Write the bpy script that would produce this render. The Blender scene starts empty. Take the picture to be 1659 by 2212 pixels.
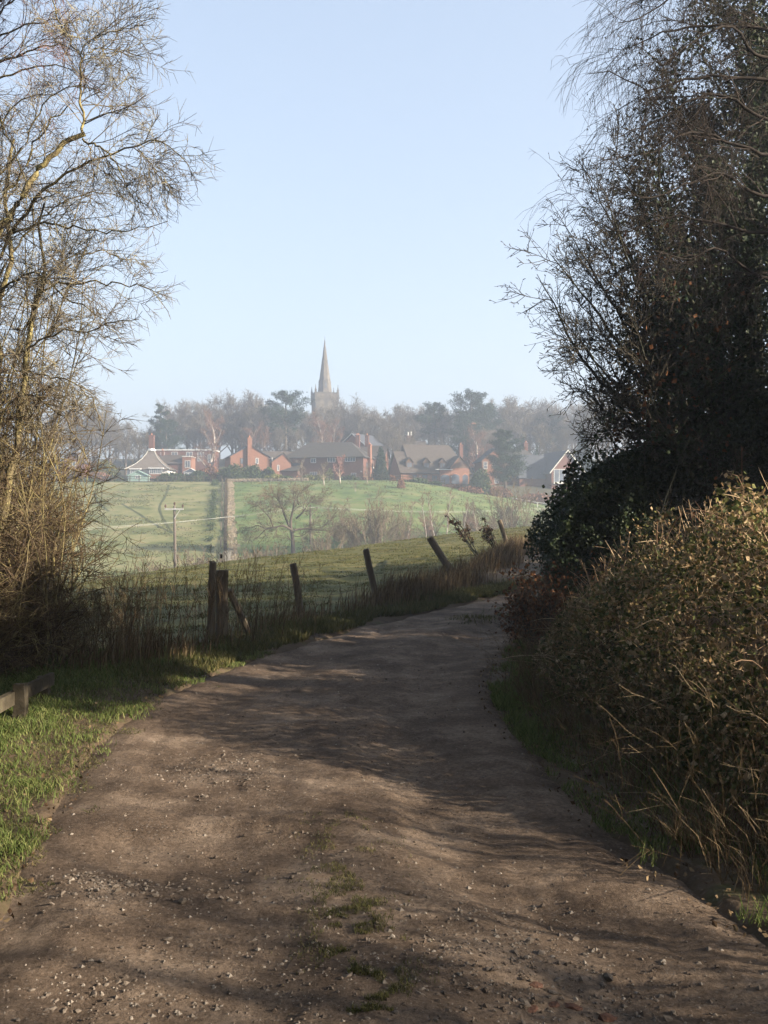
import bpy, math
import numpy as np
from mathutils import Vector

SC = bpy.context.scene
COL = SC.collection
PI = math.pi

# ------------------------------------------------------------------ camera, sky, sun, exposure
CAM_H = 1.6
cam_d = bpy.data.cameras.new('camera')
cam = bpy.data.objects.new('camera', cam_d)
COL.objects.link(cam)
cam.location = (0, 0, CAM_H)
cam.rotation_euler = (math.radians(90), 0, 0)
cam_d.sensor_fit = 'VERTICAL'
cam_d.sensor_height = 36.0
cam_d.sensor_width = 27.0
cam_d.lens = 35.0
cam_d.clip_start = 0.1
cam_d.clip_end = 12000
SC.camera = cam

SUN_EL = math.radians(21.0)
SUN_AZ = math.radians(20.0)          # degrees behind the camera's right-hand side
SKY_STRENGTH = 0.15
SUN_STRENGTH = 5.0
EXPOSURE = 2.0
HAZE_DENSITY = 0.0019

world = bpy.data.worlds.new('World')
SC.world = world
world.use_nodes = True
wn = world.node_tree.nodes
wl = world.node_tree.links
wn.clear()
w_out = wn.new('ShaderNodeOutputWorld')
w_bg = wn.new('ShaderNodeBackground')
w_sky = wn.new('ShaderNodeTexSky')
w_sky.sky_type = 'NISHITA'
w_sky.sun_disc = False
w_sky.sun_elevation = SUN_EL
w_sky.sun_rotation = math.radians(90) + SUN_AZ
w_sky.altitude = 60
w_sky.air_density = 0.8
w_sky.dust_density = 0.8
w_sky.ozone_density = 1.0
w_hs = wn.new('ShaderNodeHueSaturation')          # thin winter haze takes some of the blue out of the whole sky
w_hs.inputs['Saturation'].default_value = 1.02
w_gm = wn.new('ShaderNodeGamma')                    # a veil of high haze: an even, pale sky all round, without a hard glare
w_gm.inputs['Gamma'].default_value = 0.5
wl.new(w_sky.outputs[0], w_gm.inputs['Color'])
wl.new(w_gm.outputs[0], w_hs.inputs['Color'])
w_mx = wn.new('ShaderNodeMix')
w_mx.data_type = 'RGBA'
w_mx.blend_type = 'MULTIPLY'
w_mx.inputs[0].default_value = 1.0
w_mx.inputs[7].default_value = (0.99, 0.985, 1.0, 1)
wl.new(w_hs.outputs[0], w_mx.inputs[6])
wl.new(w_mx.outputs[2], w_bg.inputs[0])
w_bg.inputs[1].default_value = SKY_STRENGTH
wl.new(w_bg.outputs[0], w_out.inputs[0])

SUN_DIR = Vector((math.cos(SUN_EL) * math.cos(SUN_AZ), -math.cos(SUN_EL) * math.sin(SUN_AZ), math.sin(SUN_EL)))
sun_d = bpy.data.lights.new('sun', 'SUN')
sun_d.energy = SUN_STRENGTH
sun_d.angle = math.radians(0.6)
sun_d.color = (1.0, 0.87, 0.70)
sun = bpy.data.objects.new('sun', sun_d)
COL.objects.link(sun)
sun.location = (60, -20, 30)
sun.rotation_euler = (-SUN_DIR).to_track_quat('-Z', 'Y').to_euler()

SC.view_settings.view_transform = 'Standard'
SC.view_settings.look = 'None'
SC.view_settings.exposure = EXPOSURE
SC.view_settings.gamma = 1.0
SC.view_settings.use_curve_mapping = False
SC.render.engine = 'CYCLES'
SC.cycles.use_denoising = True
SC.cycles.max_bounces = 6
SC.cycles.diffuse_bounces = 3
SC.cycles.glossy_bounces = 2
SC.cycles.transmission_bounces = 3
SC.cycles.transparent_max_bounces = 4
SC.cycles.volume_bounces = 1
SC.cycles.sample_clamp_indirect = 4.0
SC.cycles.use_adaptive_sampling = True
SC.cycles.adaptive_threshold = 0.02

# ------------------------------------------------------------------ helpers
FD = 2150.6                           # focal length for a picture 1659 units wide


def at(dx, dy, D):
    """a point that stands D metres away, read off the photograph (1659 x 2212)"""
    return np.array([(dx - 829.5) / FD * D, D, CAM_H + (1106 - dy) / FD * D])


def rngs(seed):
    return np.random.default_rng(seed)


def norm(v):
    return v / np.maximum(np.linalg.norm(v, axis=-1, keepdims=True), 1e-9)


def sstep(a, b, x):
    t = np.clip((x - a) / (b - a), 0, 1)
    return t * t * (3 - 2 * t)


def _hash(ix, iy, s):
    h = (ix.astype(np.int64) * 374761393 + iy.astype(np.int64) * 668265263 + s * 974634) & 0x7fffffff
    h = ((h ^ (h >> 13)) * 1274126177) & 0x7fffffff
    h = h ^ (h >> 16)
    return (h & 0xffff) / 65535.0


def vnoise(x, y, s=0):
    ix = np.floor(x); iy = np.floor(y)
    fx = x - ix; fy = y - iy
    fx = fx * fx * (3 - 2 * fx); fy = fy * fy * (3 - 2 * fy)
    a = _hash(ix, iy, s); b = _hash(ix + 1, iy, s)
    c = _hash(ix, iy + 1, s); d = _hash(ix + 1, iy + 1, s)
    return (a * (1 - fx) + b * fx) * (1 - fy) + (c * (1 - fx) + d * fx) * fy - 0.5


def fbm(x, y, s=0, o=4):
    r = 0; a = 1.0
    for i in range(o):
        r = r + a * vnoise(x * 2 ** i + 17.3 * i, y * 2 ** i - 9.1 * i, s + i)
        a *= 0.5
    return r


def make_mesh(name, V, quads=None, tris=None, smooth=False, qmat=None, tmat=None):
    me = bpy.data.meshes.new(name)
    V = np.ascontiguousarray(V, dtype=np.float32).reshape(-1, 3)
    quads = np.zeros((0, 4), np.int32) if quads is None or len(quads) == 0 else np.asarray(quads, np.int32).reshape(-1, 4)
    tris = np.zeros((0, 3), np.int32) if tris is None or len(tris) == 0 else np.asarray(tris, np.int32).reshape(-1, 3)
    me.vertices.add(len(V))
    me.vertices.foreach_set('co', V.ravel())
    nl = quads.size + tris.size
    me.loops.add(nl)
    me.loops.foreach_set('vertex_index', np.concatenate([quads.ravel(), tris.ravel()]).astype(np.int32))
    npol = len(quads) + len(tris)
    me.polygons.add(npol)
    starts = np.concatenate([np.arange(len(quads)) * 4, quads.size + np.arange(len(tris)) * 3]).astype(np.int32)
    me.polygons.foreach_set('loop_start', starts)
    if qmat is not None or tmat is not None:
        q = np.zeros(len(quads), np.int32) if qmat is None else qmat
        t = np.zeros(len(tris), np.int32) if tmat is None else tmat
        me.polygons.foreach_set('material_index', np.concatenate([q, t]).astype(np.int32))
    me.polygons.foreach_set('use_smooth', np.full(npol, bool(smooth)))
    me.update(calc_edges=True)
    return me


BASE = {}


def tag(o, label=None, cat=None, group=None, kind=None):
    if label: o['label'] = label
    if cat: o['category'] = cat
    if group: o['group'] = group
    if kind: o['kind'] = kind
    return o


def thing(name, label, cat, loc=(0, 0, 0), rz=0.0, group=None):
    o = bpy.data.objects.new(name, None)
    o.empty_display_size = 0.3
    COL.objects.link(o)
    o.location = loc
    o.rotation_euler = (0, 0, rz)
    return tag(o, label, cat, group)


def obj(name, me, mats, parent=None, off=None, label=None, kind=None):
    """link one mesh object; off moves world coordinates to the thing's own"""
    if off is not None:
        me.transform(__import__('mathutils').Matrix.Translation(-Vector(off)))
    for m in (mats if isinstance(mats, (list, tuple)) else [mats]):
        me.materials.append(m)
    o = bpy.data.objects.new(name, me)
    COL.objects.link(o)
    if parent is not None:
        o.parent = parent
    if label: o['label'] = label
    if kind: o['kind'] = kind
    return o


def copy_tree(o, parent=None):
    c = o.copy()
    COL.objects.link(c)
    if parent is not None:
        c.parent = parent
    for ch in list(o.children):
        copy_tree(ch, c)
    return c


class MB:
    """collects boxes, prisms, bars into one mesh"""
    def __init__(self):
        self.V = []; self.Q = []; self.T = []; self.n = 0

    def add(self, V, Q=(), T=()):
        V = np.asarray(V, float).reshape(-1, 3)
        self.V.append(V)
        if len(Q): self.Q.append(np.asarray(Q, int).reshape(-1, 4) + self.n)
        if len(T): self.T.append(np.asarray(T, int).reshape(-1, 3) + self.n)
        self.n += len(V)
        return self

    def box(self, x0, x1, y0, y1, z0, z1):
        V = [(x0, y0, z0), (x1, y0, z0), (x1, y1, z0), (x0, y1, z0), (x0, y0, z1), (x1, y0, z1), (x1, y1, z1), (x0, y1, z1)]
        return self.add(V, [(0, 3, 2, 1), (4, 5, 6, 7), (0, 1, 5, 4), (1, 2, 6, 5), (2, 3, 7, 6), (3, 0, 4, 7)])

    def frustum(self, cx, cy, z0, z1, r0, r1, n=8, rot=0.0, cap=True):
        a = np.arange(n) * 2 * PI / n + rot
        lo = np.stack([cx + r0 * np.cos(a), cy + r0 * np.sin(a), np.full(n, z0)], 1)
        hi = np.stack([cx + r1 * np.cos(a), cy + r1 * np.sin(a), np.full(n, z1)], 1)
        k = np.arange(n); k2 = (k + 1) % n
        V = np.concatenate([lo, hi, [[cx, cy, z0]], [[cx, cy, z1]]])
        Q = np.stack([k, k2, k2 + n, k + n], 1)
        T = np.concatenate([np.stack([k2, k, np.full(n, 2 * n)], 1), np.stack([k + n, k2 + n, np.full(n, 2 * n + 1)], 1)]) if cap else []
        return self.add(V, Q, T)

    def poly(self, pts):
        pts = [tuple(p) for p in pts]
        if len(pts) == 4: return self.add(pts, [(0, 1, 2, 3)])
        if len(pts) == 3: return self.add(pts, [], [(0, 1, 2)])
        return self.add(pts, [], [(0, i, i + 1) for i in range(1, len(pts) - 1)])

    def slab(self, pts, th):
        """a sheet with thickness th along its normal (below it)"""
        p = np.asarray(pts, float)
        nrm = np.cross(p[1] - p[0], p[2] - p[0]); nrm /= np.linalg.norm(nrm)
        n = len(p)
        V = np.concatenate([p, p - nrm * th])
        Q = [(i, i + n, (i + 1) % n + n, (i + 1) % n) for i in range(n)]
        T = [(0, i, i + 1) for i in range(1, n - 1)] + [(n, n + i + 1, n + i) for i in range(1, n - 1)]
        return self.add(V, Q, T)

    def bar(self, a, b, r, n=6, r1=None):
        P = np.array([[a, b]], float); R = np.array([[r, r if r1 is None else r1]], float)
        V, Q = tube(P, R, n)
        k = np.arange(n)
        T = [(0, i + 1, i) for i in range(1, n - 1)] + [(n, n + i, n + i + 1) for i in range(1, n - 1)]
        return self.add(V, Q, T)

    def mesh(self, name, smooth=False):
        V = np.concatenate(self.V)
        return make_mesh(name, V, np.concatenate(self.Q) if self.Q else None, np.concatenate(self.T) if self.T else None, smooth)

    def build(self, name, mat, parent=None, off=None, label=None, kind=None, smooth=False):
        return obj(name, self.mesh(name, smooth), mat, parent, off, label, kind)


def tube(P, R, sides=3):
    """P (N,n,3) polylines, R (N,n) radii -> verts, quads"""
    N, n, _ = P.shape
    T = norm(np.gradient(P, axis=1))
    ref = np.zeros_like(T); ref[..., 0] = 0.31; ref[..., 1] = 0.23; ref[..., 2] = 0.92
    m = np.abs((T * ref).sum(-1)) > 0.9
    ref[m] = (0.9, -0.35, 0.1)
    U = norm(np.cross(T, ref)); W = np.cross(T, U)
    a = np.arange(sides) * 2 * PI / sides
    V = P[:, :, None, :] + R[:, :, None, None] * (np.cos(a)[None, None, :, None] * U[:, :, None, :] + np.sin(a)[None, None, :, None] * W[:, :, None, :])
    idx = np.arange(N * n * sides).reshape(N, n, sides)
    nx = np.roll(idx, -1, axis=2)
    Q = np.stack([idx[:, :-1], nx[:, :-1], nx[:, 1:], idx[:, 1:]], -1).reshape(-1, 4)
    return V.reshape(-1, 3), Q


class Acc:
    def __init__(self): self.V = []; self.Q = []; self.n = 0
    def tubes(self, P, R, sides=3):
        if len(P) == 0: return self
        V, Q = tube(P, R, sides)
        self.V.append(V); self.Q.append(Q + self.n); self.n += len(V)
        return self
    def mesh(self, name, smooth=True):
        return make_mesh(name, np.concatenate(self.V), np.concatenate(self.Q), None, smooth)


def spline(pts, n=20):
    """Catmull-Rom through pts, resampled to n points"""
    p = np.asarray(pts, float)
    p = np.concatenate([[2 * p[0] - p[1]], p, [2 * p[-1] - p[-2]]])
    out = []
    for i in range(1, len(p) - 2):
        t = np.linspace(0, 1, 12, endpoint=False)[:, None]
        a, b, c, d = p[i - 1], p[i], p[i + 1], p[i + 2]
        out.append(0.5 * (2 * b + (c - a) * t + (2 * a - 5 * b + 4 * c - d) * t ** 2 + (3 * b - a - 3 * c + d) * t ** 3))
    out.append(p[-2][None])
    q = np.concatenate(out)
    s = np.concatenate([[0], np.cumsum(np.linalg.norm(np.diff(q, axis=0), axis=1))])
    si = np.linspace(0, s[-1], n)
    return np.stack([np.interp(si, s, q[:, k]) for k in range(3)], 1)


def grow(P0, d0, L, n, wander, trop, rng):
    N = len(P0)
    out = np.empty((N, n, 3)); out[:, 0] = P0
    d = norm(d0); step = (L / (n - 1))[:, None]
    for i in range(1, n):
        d = norm(d + wander * rng.standard_normal((N, 3)) + np.asarray(trop))
        out[:, i] = out[:, i - 1] + d * step
    return out


def spawn(P, R, k, t0, t1, ang, angsd, rng, up=0.0, skew=1.0):
    """k children on every polyline -> start, direction, position along parent, radius there"""
    N, n, _ = P.shape
    t = t0 + (t1 - t0) * rng.random((N, k)) ** skew; f = t * (n - 1)
    i = np.minimum(f.astype(int), n - 2); w = (f - i)[..., None]
    ar = np.arange(N)[:, None]
    p = P[ar, i] * (1 - w) + P[ar, i + 1] * w
    tg = norm(P[ar, i + 1] - P[ar, i])
    r = R[ar, i] * (1 - w[..., 0]) + R[ar, i + 1] * w[..., 0]
    q = rng.standard_normal((N, k, 3)); q[..., 2] += up
    q = norm(q - (q * tg).sum(-1, keepdims=True) * tg)
    a = np.radians(rng.normal(ang, angsd, (N, k)))[..., None]
    d = np.cos(a) * tg + np.sin(a) * q
    return p.reshape(-1, 3), d.reshape(-1, 3), t.ravel(), r.ravel()


def taper(r0, n, end=0.35):
    return np.asarray(r0)[:, None] * np.linspace(1, end, n)[None, :]


def blades(P, h, w, bend, rng, yaw=None, lean=None, simple=False):
    """grass: five vertices a blade; lean (x,y) pushes all tips one way"""
    N = len(P)
    ya = rng.uniform(0, 2 * PI, N) if yaw is None else yaw
    ax = np.stack([np.cos(ya), np.sin(ya), np.zeros(N)], 1)
    fa = rng.uniform(0, 2 * PI, N)
    fw = np.stack([np.cos(fa), np.sin(fa), np.zeros(N)], 1) * (bend * rng.uniform(0.3, 1.2, N))[:, None]
    if lean is not None:
        fw[:, 0] += lean[0]; fw[:, 1] += lean[1]
    h = np.broadcast_to(h, N)[:, None]; w = np.broadcast_to(w, N)[:, None]
    up = np.array([0, 0, 1.0])
    mid = P + h * (0.55 * up + 0.28 * fw)
    tip = P + h * (up * 0.95 + fw)
    if simple:                                                     # one bent-over triangle, for blades seen from afar
        V = np.stack([P - ax * w * .5, P + ax * w * .5, tip], 1)
        return V.reshape(-1, 3), np.zeros((0, 4), int), np.arange(N)[:, None] * 3 + np.array([[0, 1, 2]])
    V = np.stack([P - ax * w / 2, P + ax * w / 2, mid - ax * w * .4, mid + ax * w * .4, tip], 1)
    b = np.arange(N)[:, None] * 5
    Q = b + np.array([[0, 1, 3, 2]]); T = b + np.array([[2, 3, 4]])
    return V.reshape(-1, 3), Q, T


def leaves(P, size, rng, aspect=0.7, droop=0.0, nrm=None, spread=1.0):
    """leaf = folded diamond of two triangles"""
    N = len(P)
    d = norm(rng.standard_normal((N, 3)) - np.array([0, 0, droop]))
    q = rng.standard_normal((N, 3)) * spread
    if nrm is not None: q = q + nrm
    nn = norm(q - (q * d).sum(1, keepdims=True) * d)
    s = np.cross(d, nn)
    L = np.broadcast_to(size, N)[:, None]
    tip = P + d * L
    m = P + d * L * .45 + nn * L * .12
    a = m + s * L * aspect * .5 - nn * L * .2
    c = m - s * L * aspect * .5 - nn * L * .2
    V = np.stack([P, a, tip, c], 1).reshape(-1, 3)
    b = np.arange(N)[:, None] * 4
    T = np.concatenate([b + np.array([[0, 1, 2]]), b + np.array([[0, 2, 3]])])
    return V, T


def rock(rng, n=1):
    """a rough pebble of 20 triangles, unit size"""
    g = (1 + 5 ** .5) / 2
    V = np.array([(-1, g, 0), (1, g, 0), (-1, -g, 0), (1, -g, 0), (0, -1, g), (0, 1, g), (0, -1, -g), (0, 1, -g), (g, 0, -1), (g, 0, 1), (-g, 0, -1), (-g, 0, 1)]) / 1.902
    F = np.array([(0, 11, 5), (0, 5, 1), (0, 1, 7), (0, 7, 10), (0, 10, 11), (1, 5, 9), (5, 11, 4), (11, 10, 2), (10, 7, 6), (7, 1, 8), (3, 9, 4), (3, 4, 2), (3, 2, 6), (3, 6, 8), (3, 8, 9), (4, 9, 5), (2, 4, 11), (6, 2, 10), (8, 6, 7), (9, 8, 1)])
    return V * rng.uniform(.7, 1.25, (12, 1)) * np.array([1, rng.uniform(.6, .95), rng.uniform(.4, .7)]), F

# ------------------------------------------------------------------ materials


def ramp_mat(name, stops, scale=5.0, detail=4.0, rough=0.9, bump=0.0, bscale=None, island=0.0, trans=0.0, spec=0.2, coords='Object', stretch=None):
    """principled colour from noise (and a random value per leaf, blade or stone); trans adds light through thin leaves"""
    m = bpy.data.materials.new(name); m.use_nodes = True
    nt = m.node_tree; N = nt.nodes; Lk = nt.links
    bs = N['Principled BSDF']; out = N['Material Output']
    bs.inputs['Roughness'].default_value = rough
    bs.inputs['Specular IOR Level'].default_value = spec * .5
    tc = N.new('ShaderNodeTexCoord')
    src = tc.outputs[coords]
    if stretch:
        mp = N.new('ShaderNodeMapping'); mp.inputs['Scale'].default_value = stretch
        Lk.new(src, mp.inputs[0]); src = mp.outputs[0]
    nz = N.new('ShaderNodeTexNoise'); nz.inputs['Scale'].default_value = scale; nz.inputs['Detail'].default_value = detail
    nz.inputs['Roughness'].default_value = 0.62
    Lk.new(src, nz.inputs['Vector'])
    fac = nz.outputs['Fac']
    if island > 0:
        ge = N.new('ShaderNodeNewGeometry')
        mx = N.new('ShaderNodeMix'); mx.data_type = 'FLOAT'; mx.inputs[0].default_value = island
        Lk.new(fac, mx.inputs[2]); Lk.new(ge.outputs['Random Per Island'], mx.inputs[3]); fac = mx.outputs[0]
    cr = N.new('ShaderNodeValToRGB')
    el = cr.color_ramp.elements
    while len(el) < len(stops): el.new(0.5)
    for e, (p, c) in zip(el, stops):
        e.position = p; e.color = (*c, 1)
    Lk.new(fac, cr.inputs[0])
    Lk.new(cr.outputs[0], bs.inputs['Base Color'])
    if bump > 0:
        b2 = N.new('ShaderNodeTexNoise'); b2.inputs['Scale'].default_value = bscale or scale * 4; b2.inputs['Detail'].default_value = 5
        Lk.new(src, b2.inputs['Vector'])
        bp = N.new('ShaderNodeBump'); bp.inputs['Strength'].default_value = bump; bp.inputs['Distance'].default_value = 0.02
        Lk.new(b2.outputs['Fac'], bp.inputs['Height']); Lk.new(bp.outputs[0], bs.inputs['Normal'])
    if trans > 0:
        tr = N.new('ShaderNodeBsdfTranslucent'); Lk.new(cr.outputs[0], tr.inputs[0])
        ms = N.new('ShaderNodeMixShader'); ms.inputs[0].default_value = trans
        Lk.new(bs.outputs[0], ms.inputs[1]); Lk.new(tr.outputs[0], ms.inputs[2]); Lk.new(ms.outputs[0], out.inputs[0])
    return m


M = {}
M['grass'] = ramp_mat('grass_blades', [(0.2, (.055, .085, .02)), (.5, (.105, .14, .04)), (.75, (.17, .185, .065)), (.95, (.30, .26, .13))], 1.5, island=.6, trans=.3, rough=.6)
M['grass_dull'] = ramp_mat('pasture_blades', [(0.2, (0.04, 0.0496, 0.016)), (.45, (0.076, 0.08, 0.028)), (.7, (0.136, 0.12, 0.048)), (.95, (0.224, 0.184, 0.096))], .8, island=.5, trans=.2, rough=.7)
M['dry'] = ramp_mat('dry_grass', [(0.15, (.055, .036, .02)), (.5, (.115, .078, .043)), (.85, (.22, .165, .095))], 2, island=.6, trans=.2, rough=.8)
M['stalk'] = ramp_mat('dead_stalks', [(0.15, (.10, .065, .035)), (.5, (.20, .145, .085)), (.85, (.38, .30, .19))], 2, island=.6, rough=.7)
M['pale_grass'] = ramp_mat('bleached_grass', [(.2, (.22, .175, .12)), (.6, (.34, .28, .20)), (.9, (.42, .36, .27))], 1.2, island=.5, trans=.2, rough=.8)
M['litter'] = ramp_mat('leaf_litter', [(0.15, (.05, .03, .018)), (.5, (.10, .065, .036)), (.9, (.22, .16, .09))], 2, island=.8, rough=.8)
M['bark_haw'] = ramp_mat('hawthorn_bark', [(.3, (.07, .055, .04)), (.5, (.17, .14, .075)), (.68, (.29, .25, .11))], 9, bump=.5, rough=.9)
M['twig_haw'] = ramp_mat('hawthorn_twigs', [(.3, (.085, .068, .052)), (.55, (.19, .16, .115)), (.75, (.27, .245, .14))], 1.6, island=.4, rough=.9)
M['twig_red'] = ramp_mat('reddish_twigs', [(.3, (.10, .05, .045)), (.6, (.22, .13, .10))], 2, island=.5, rough=.9)
M['bark_oak'] = ramp_mat('oak_bark', [(.3, (.02, .02, .016)), (.5, (.045, .047, .035)), (.7, (.085, .09, .055))], 6, bump=.6, rough=.95)
M['twig_oak'] = ramp_mat('oak_twigs', [(.3, (.03, .027, .022)), (.7, (.075, .065, .048))], 3, island=.4, rough=.9)
M['twig_birch'] = ramp_mat('birch_twigs', [(.3, (.018, .015, .013)), (.7, (.05, .039, .033))], 2, island=.5, rough=.9)
M['bark_birch'] = ramp_mat('birch_bark', [(.3, (.018, .015, .013)), (.6, (.042, .035, .03))], 6, rough=.9)
M['ivy'] = ramp_mat('ivy_leaves', [(.15, (.012, .022, .010)), (.5, (.022, .036, .014)), (.9, (.05, .058, .025))], 2, island=.6, trans=.12, rough=.55, spec=.3)
M['brown_leaf'] = ramp_mat('withered_leaves', [(.15, (.05, .022, .012)), (.5, (.10, .045, .022)), (.9, (.20, .095, .045))], 2, island=.8, trans=.25, rough=.75)
M['bramble'] = ramp_mat('bramble_leaves', [(.12, (.03, .04, .014)), (.34, (.075, .088, .027)), (.48, (.15, .145, .05)), (.62, (.20, .125, .055)), (.92, (.46, .36, .22))], 2.2, island=.75, trans=.25, rough=.6, spec=.2)
M['cane'] = ramp_mat('bramble_canes', [(.15, (.10, .055, .035)), (.5, (.25, .17, .10)), (.85, (.45, .35, .22))], 2, island=.7, rough=.7)
M['wood_old'] = ramp_mat('weathered_wood', [(.3, (.065, .05, .036)), (.5, (.13, .105, .075)), (.75, (.22, .19, .14))], 9, bump=.5, rough=.9, stretch=(1, 1, .15))
M['wood_rail'] = ramp_mat('grey_rail_wood', [(.3, (.035, .03, .02)), (.55, (.07, .058, .04)), (.75, (.10, .09, .05))], 6, bump=.4, rough=.9)
M['wire'] = ramp_mat('rusty_wire', [(.3, (.05, .042, .036)), (.7, (.10, .085, .075))], 10, rough=.8)
M['stone'] = ramp_mat('field_stones', [(.2, (0.0723, 0.0553, 0.0425)), (.5, (0.1275, 0.102, 0.0808)), (.85, (0.238, 0.2082, 0.1742))], 14, island=.7, rough=.9, bump=.3)
M['oldbrick'] = ramp_mat('broken_brick', [(.3, (.075, .042, .031)), (.7, (.13, .072, .052))], 16, rough=.95, bump=.5)
# ------------------------------------------------------------------ terrain
ROAD_L = np.array([(-1.3, -5), (-1.35, 0), (-1.42, 3.6), (-1.60, 4.6), (-1.74, 5.8), (-1.92, 6.8), (-1.95, 7.6), (-1.85, 9), (-1.6, 10.2), (-0.9, 12.3), (.2, 14.7), (2.7, 19.2), (5, 21.8), (9, 24.6), (14, 26.5), (22, 28)], float)
ROAD_R = np.array([(1.75, -5), (1.6, 0), (1.40, 3.5), (1.2, 4.2), (1.0, 5.8), (.9, 7.9), (1.0, 9.5), (1.35, 11.2), (1.75, 12.7), (2.6, 14.9), (4.6, 17.4), (6.6, 19.2), (10.2, 21.2), (14.8, 22.6), (22.5, 23.8)], float)


def resample(p, n, key=None):
    s = np.concatenate([[0], np.cumsum(np.linalg.norm(np.diff(p, axis=0), axis=1))])
    si = np.linspace(0, s[-1], n)
    return np.stack([np.interp(si, s, p[:, k]) for k in range(p.shape[1])], 1)


def sm2(p, n):
    q = spline(np.c_[p, np.zeros(len(p))], n * 2)[:, :2]
    return resample(q, n)


NS = 620
RL = sm2(ROAD_L, NS); RR = sm2(ROAD_R, NS)
RC = (RL + RR) / 2; RW = np.linalg.norm(RR - RL, axis=1) / 2


def road_dist(x, y):
    """signed distance to the track's edge: below 0 inside"""
    x = np.asarray(x, float); y = np.asarray(y, float)
    out = np.full(x.shape, 9.0)
    m = (y > -6) & (y < 34) & (np.abs(x) < 26)
    if m.any():
        px, py = x[m].ravel(), y[m].ravel()
        res = np.empty(len(px))
        C = RC[::3]; Wd = RW[::3]
        for i in range(0, len(px), 20000):
            d = np.hypot(px[i:i + 20000, None] - C[None, :, 0], py[i:i + 20000, None] - C[None, :, 1])
            res[i:i + 20000] = (d - Wd[None]).min(1)
        out[m] = res
    return out


FY = np.array([-30, 5, 9.5, 12.1, 14.4, 16.5, 20, 29, 36.8, 60, 100, 300.])
FX = np.array([-9, -4.4, -3.0, -2.0, -1.2, -.1, 1.45, 3.66, 4.9, 10, 20, 60.])


def fence_x(y): return np.interp(y, FY, FX)


def smax(a, b, k): return (a + b + np.sqrt((a - b) ** 2 + k * k)) / 2


def bramble_h(x, y):
    """height of the bramble mass above flat ground"""
    foot = np.interp(y, [3, 5.8, 7.9, 9.5, 11], [1.95, 1.62, 1.42, 1.42, 1.75])
    rid = np.interp(y, [3, 5, 7.5, 9.5, 11], [2.9, 2.55, 2.35, 2.25, 2.3])
    h = np.interp(y, [3.6, 4.8, 5.6, 6.4, 7.5, 8.5, 9.5, 10.4, 11.0, 11.6], [0, .60, 1.05, 1.38, 1.36, 1.20, .95, .6, .25, 0])
    u = np.clip((x - foot) / (rid - foot), 0, 1)
    p = np.sin(u * PI / 2) ** .75
    fall = (1 - .38 * sstep(.5, 1.9, x - rid)) * (1 - sstep(4.6, 6.2, x))
    return np.maximum(h, 0) * p * fall


def gz(x, y):
    x = np.asarray(x, float); y = np.asarray(y, float)
    t = x / np.maximum(y, 1.0)
    rise = .015 * (np.logaddexp(0, (y - 15) / 3) * 3)
    u = np.clip(x - fence_x(y), -40, 0)
    near = rise + .05 * u * sstep(7, 14, y)
    Db = np.interp(t, [-1.2, -.313, -.039, .118, .3, 1], [16, 26, 41, 60, 78, 84])
    dd = np.maximum(y - Db, 0)
    z1 = near - .30 * (dd - 9 * (1 - np.exp(-dd / 9)))
    z1 = np.where(y > 0, smax(z1, -6.6 + 0 * z1, 1.0) - .03, z1)
    top = np.interp(t, [-.5, -.3, 0, .03, .075, .12, .16, .3], [6.8, 7.2, 7.6, 7.3, 5.9, 4.3, 2.9, 2.2])
    top2 = np.interp(t, [-.5, 0, .08, .2], [7.9, 8.2, 7.2, 6.4])
    a = np.clip((y - 106) / 88, 0, 1)
    zh = -7 + (top + 7) * (a * (1.18 - .18 * a))
    zh = np.where(y > 194, top + (top2 - top) * np.clip((y - 194) / 11, 0, 1), zh)
    zh = np.where(y > 205, top2 + (17.5 - top2) * np.clip((y - 205) / 95, 0, 1), zh)
    zh = np.where(y > 300, 17.5 + 5 * np.clip((y - 300) / 200, 0, 1), zh)
    zh = zh + .25 * fbm(x / 14, y / 14, 5, 3) * sstep(100, 120, y)
    z = np.where(y > 70, smax(z1, zh, 2.0), z1)
    d = road_dist(x, y)
    z = z + .055 * sstep(0.0, .5, d) + .10 * sstep(.3, 1.6, d) * (1 - sstep(8, 12, d)) * (x > 0) * (y < 30)
    z = z + .05 * fbm(x / .7, y / .7, 11, 4) * sstep(0, .6, d) * (1 - sstep(60, 90, y))
    z = z + .55 * bramble_h(x, y)
    return z


def gz1(x, y): return float(gz(np.array([x]), np.array([y]))[0])


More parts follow.
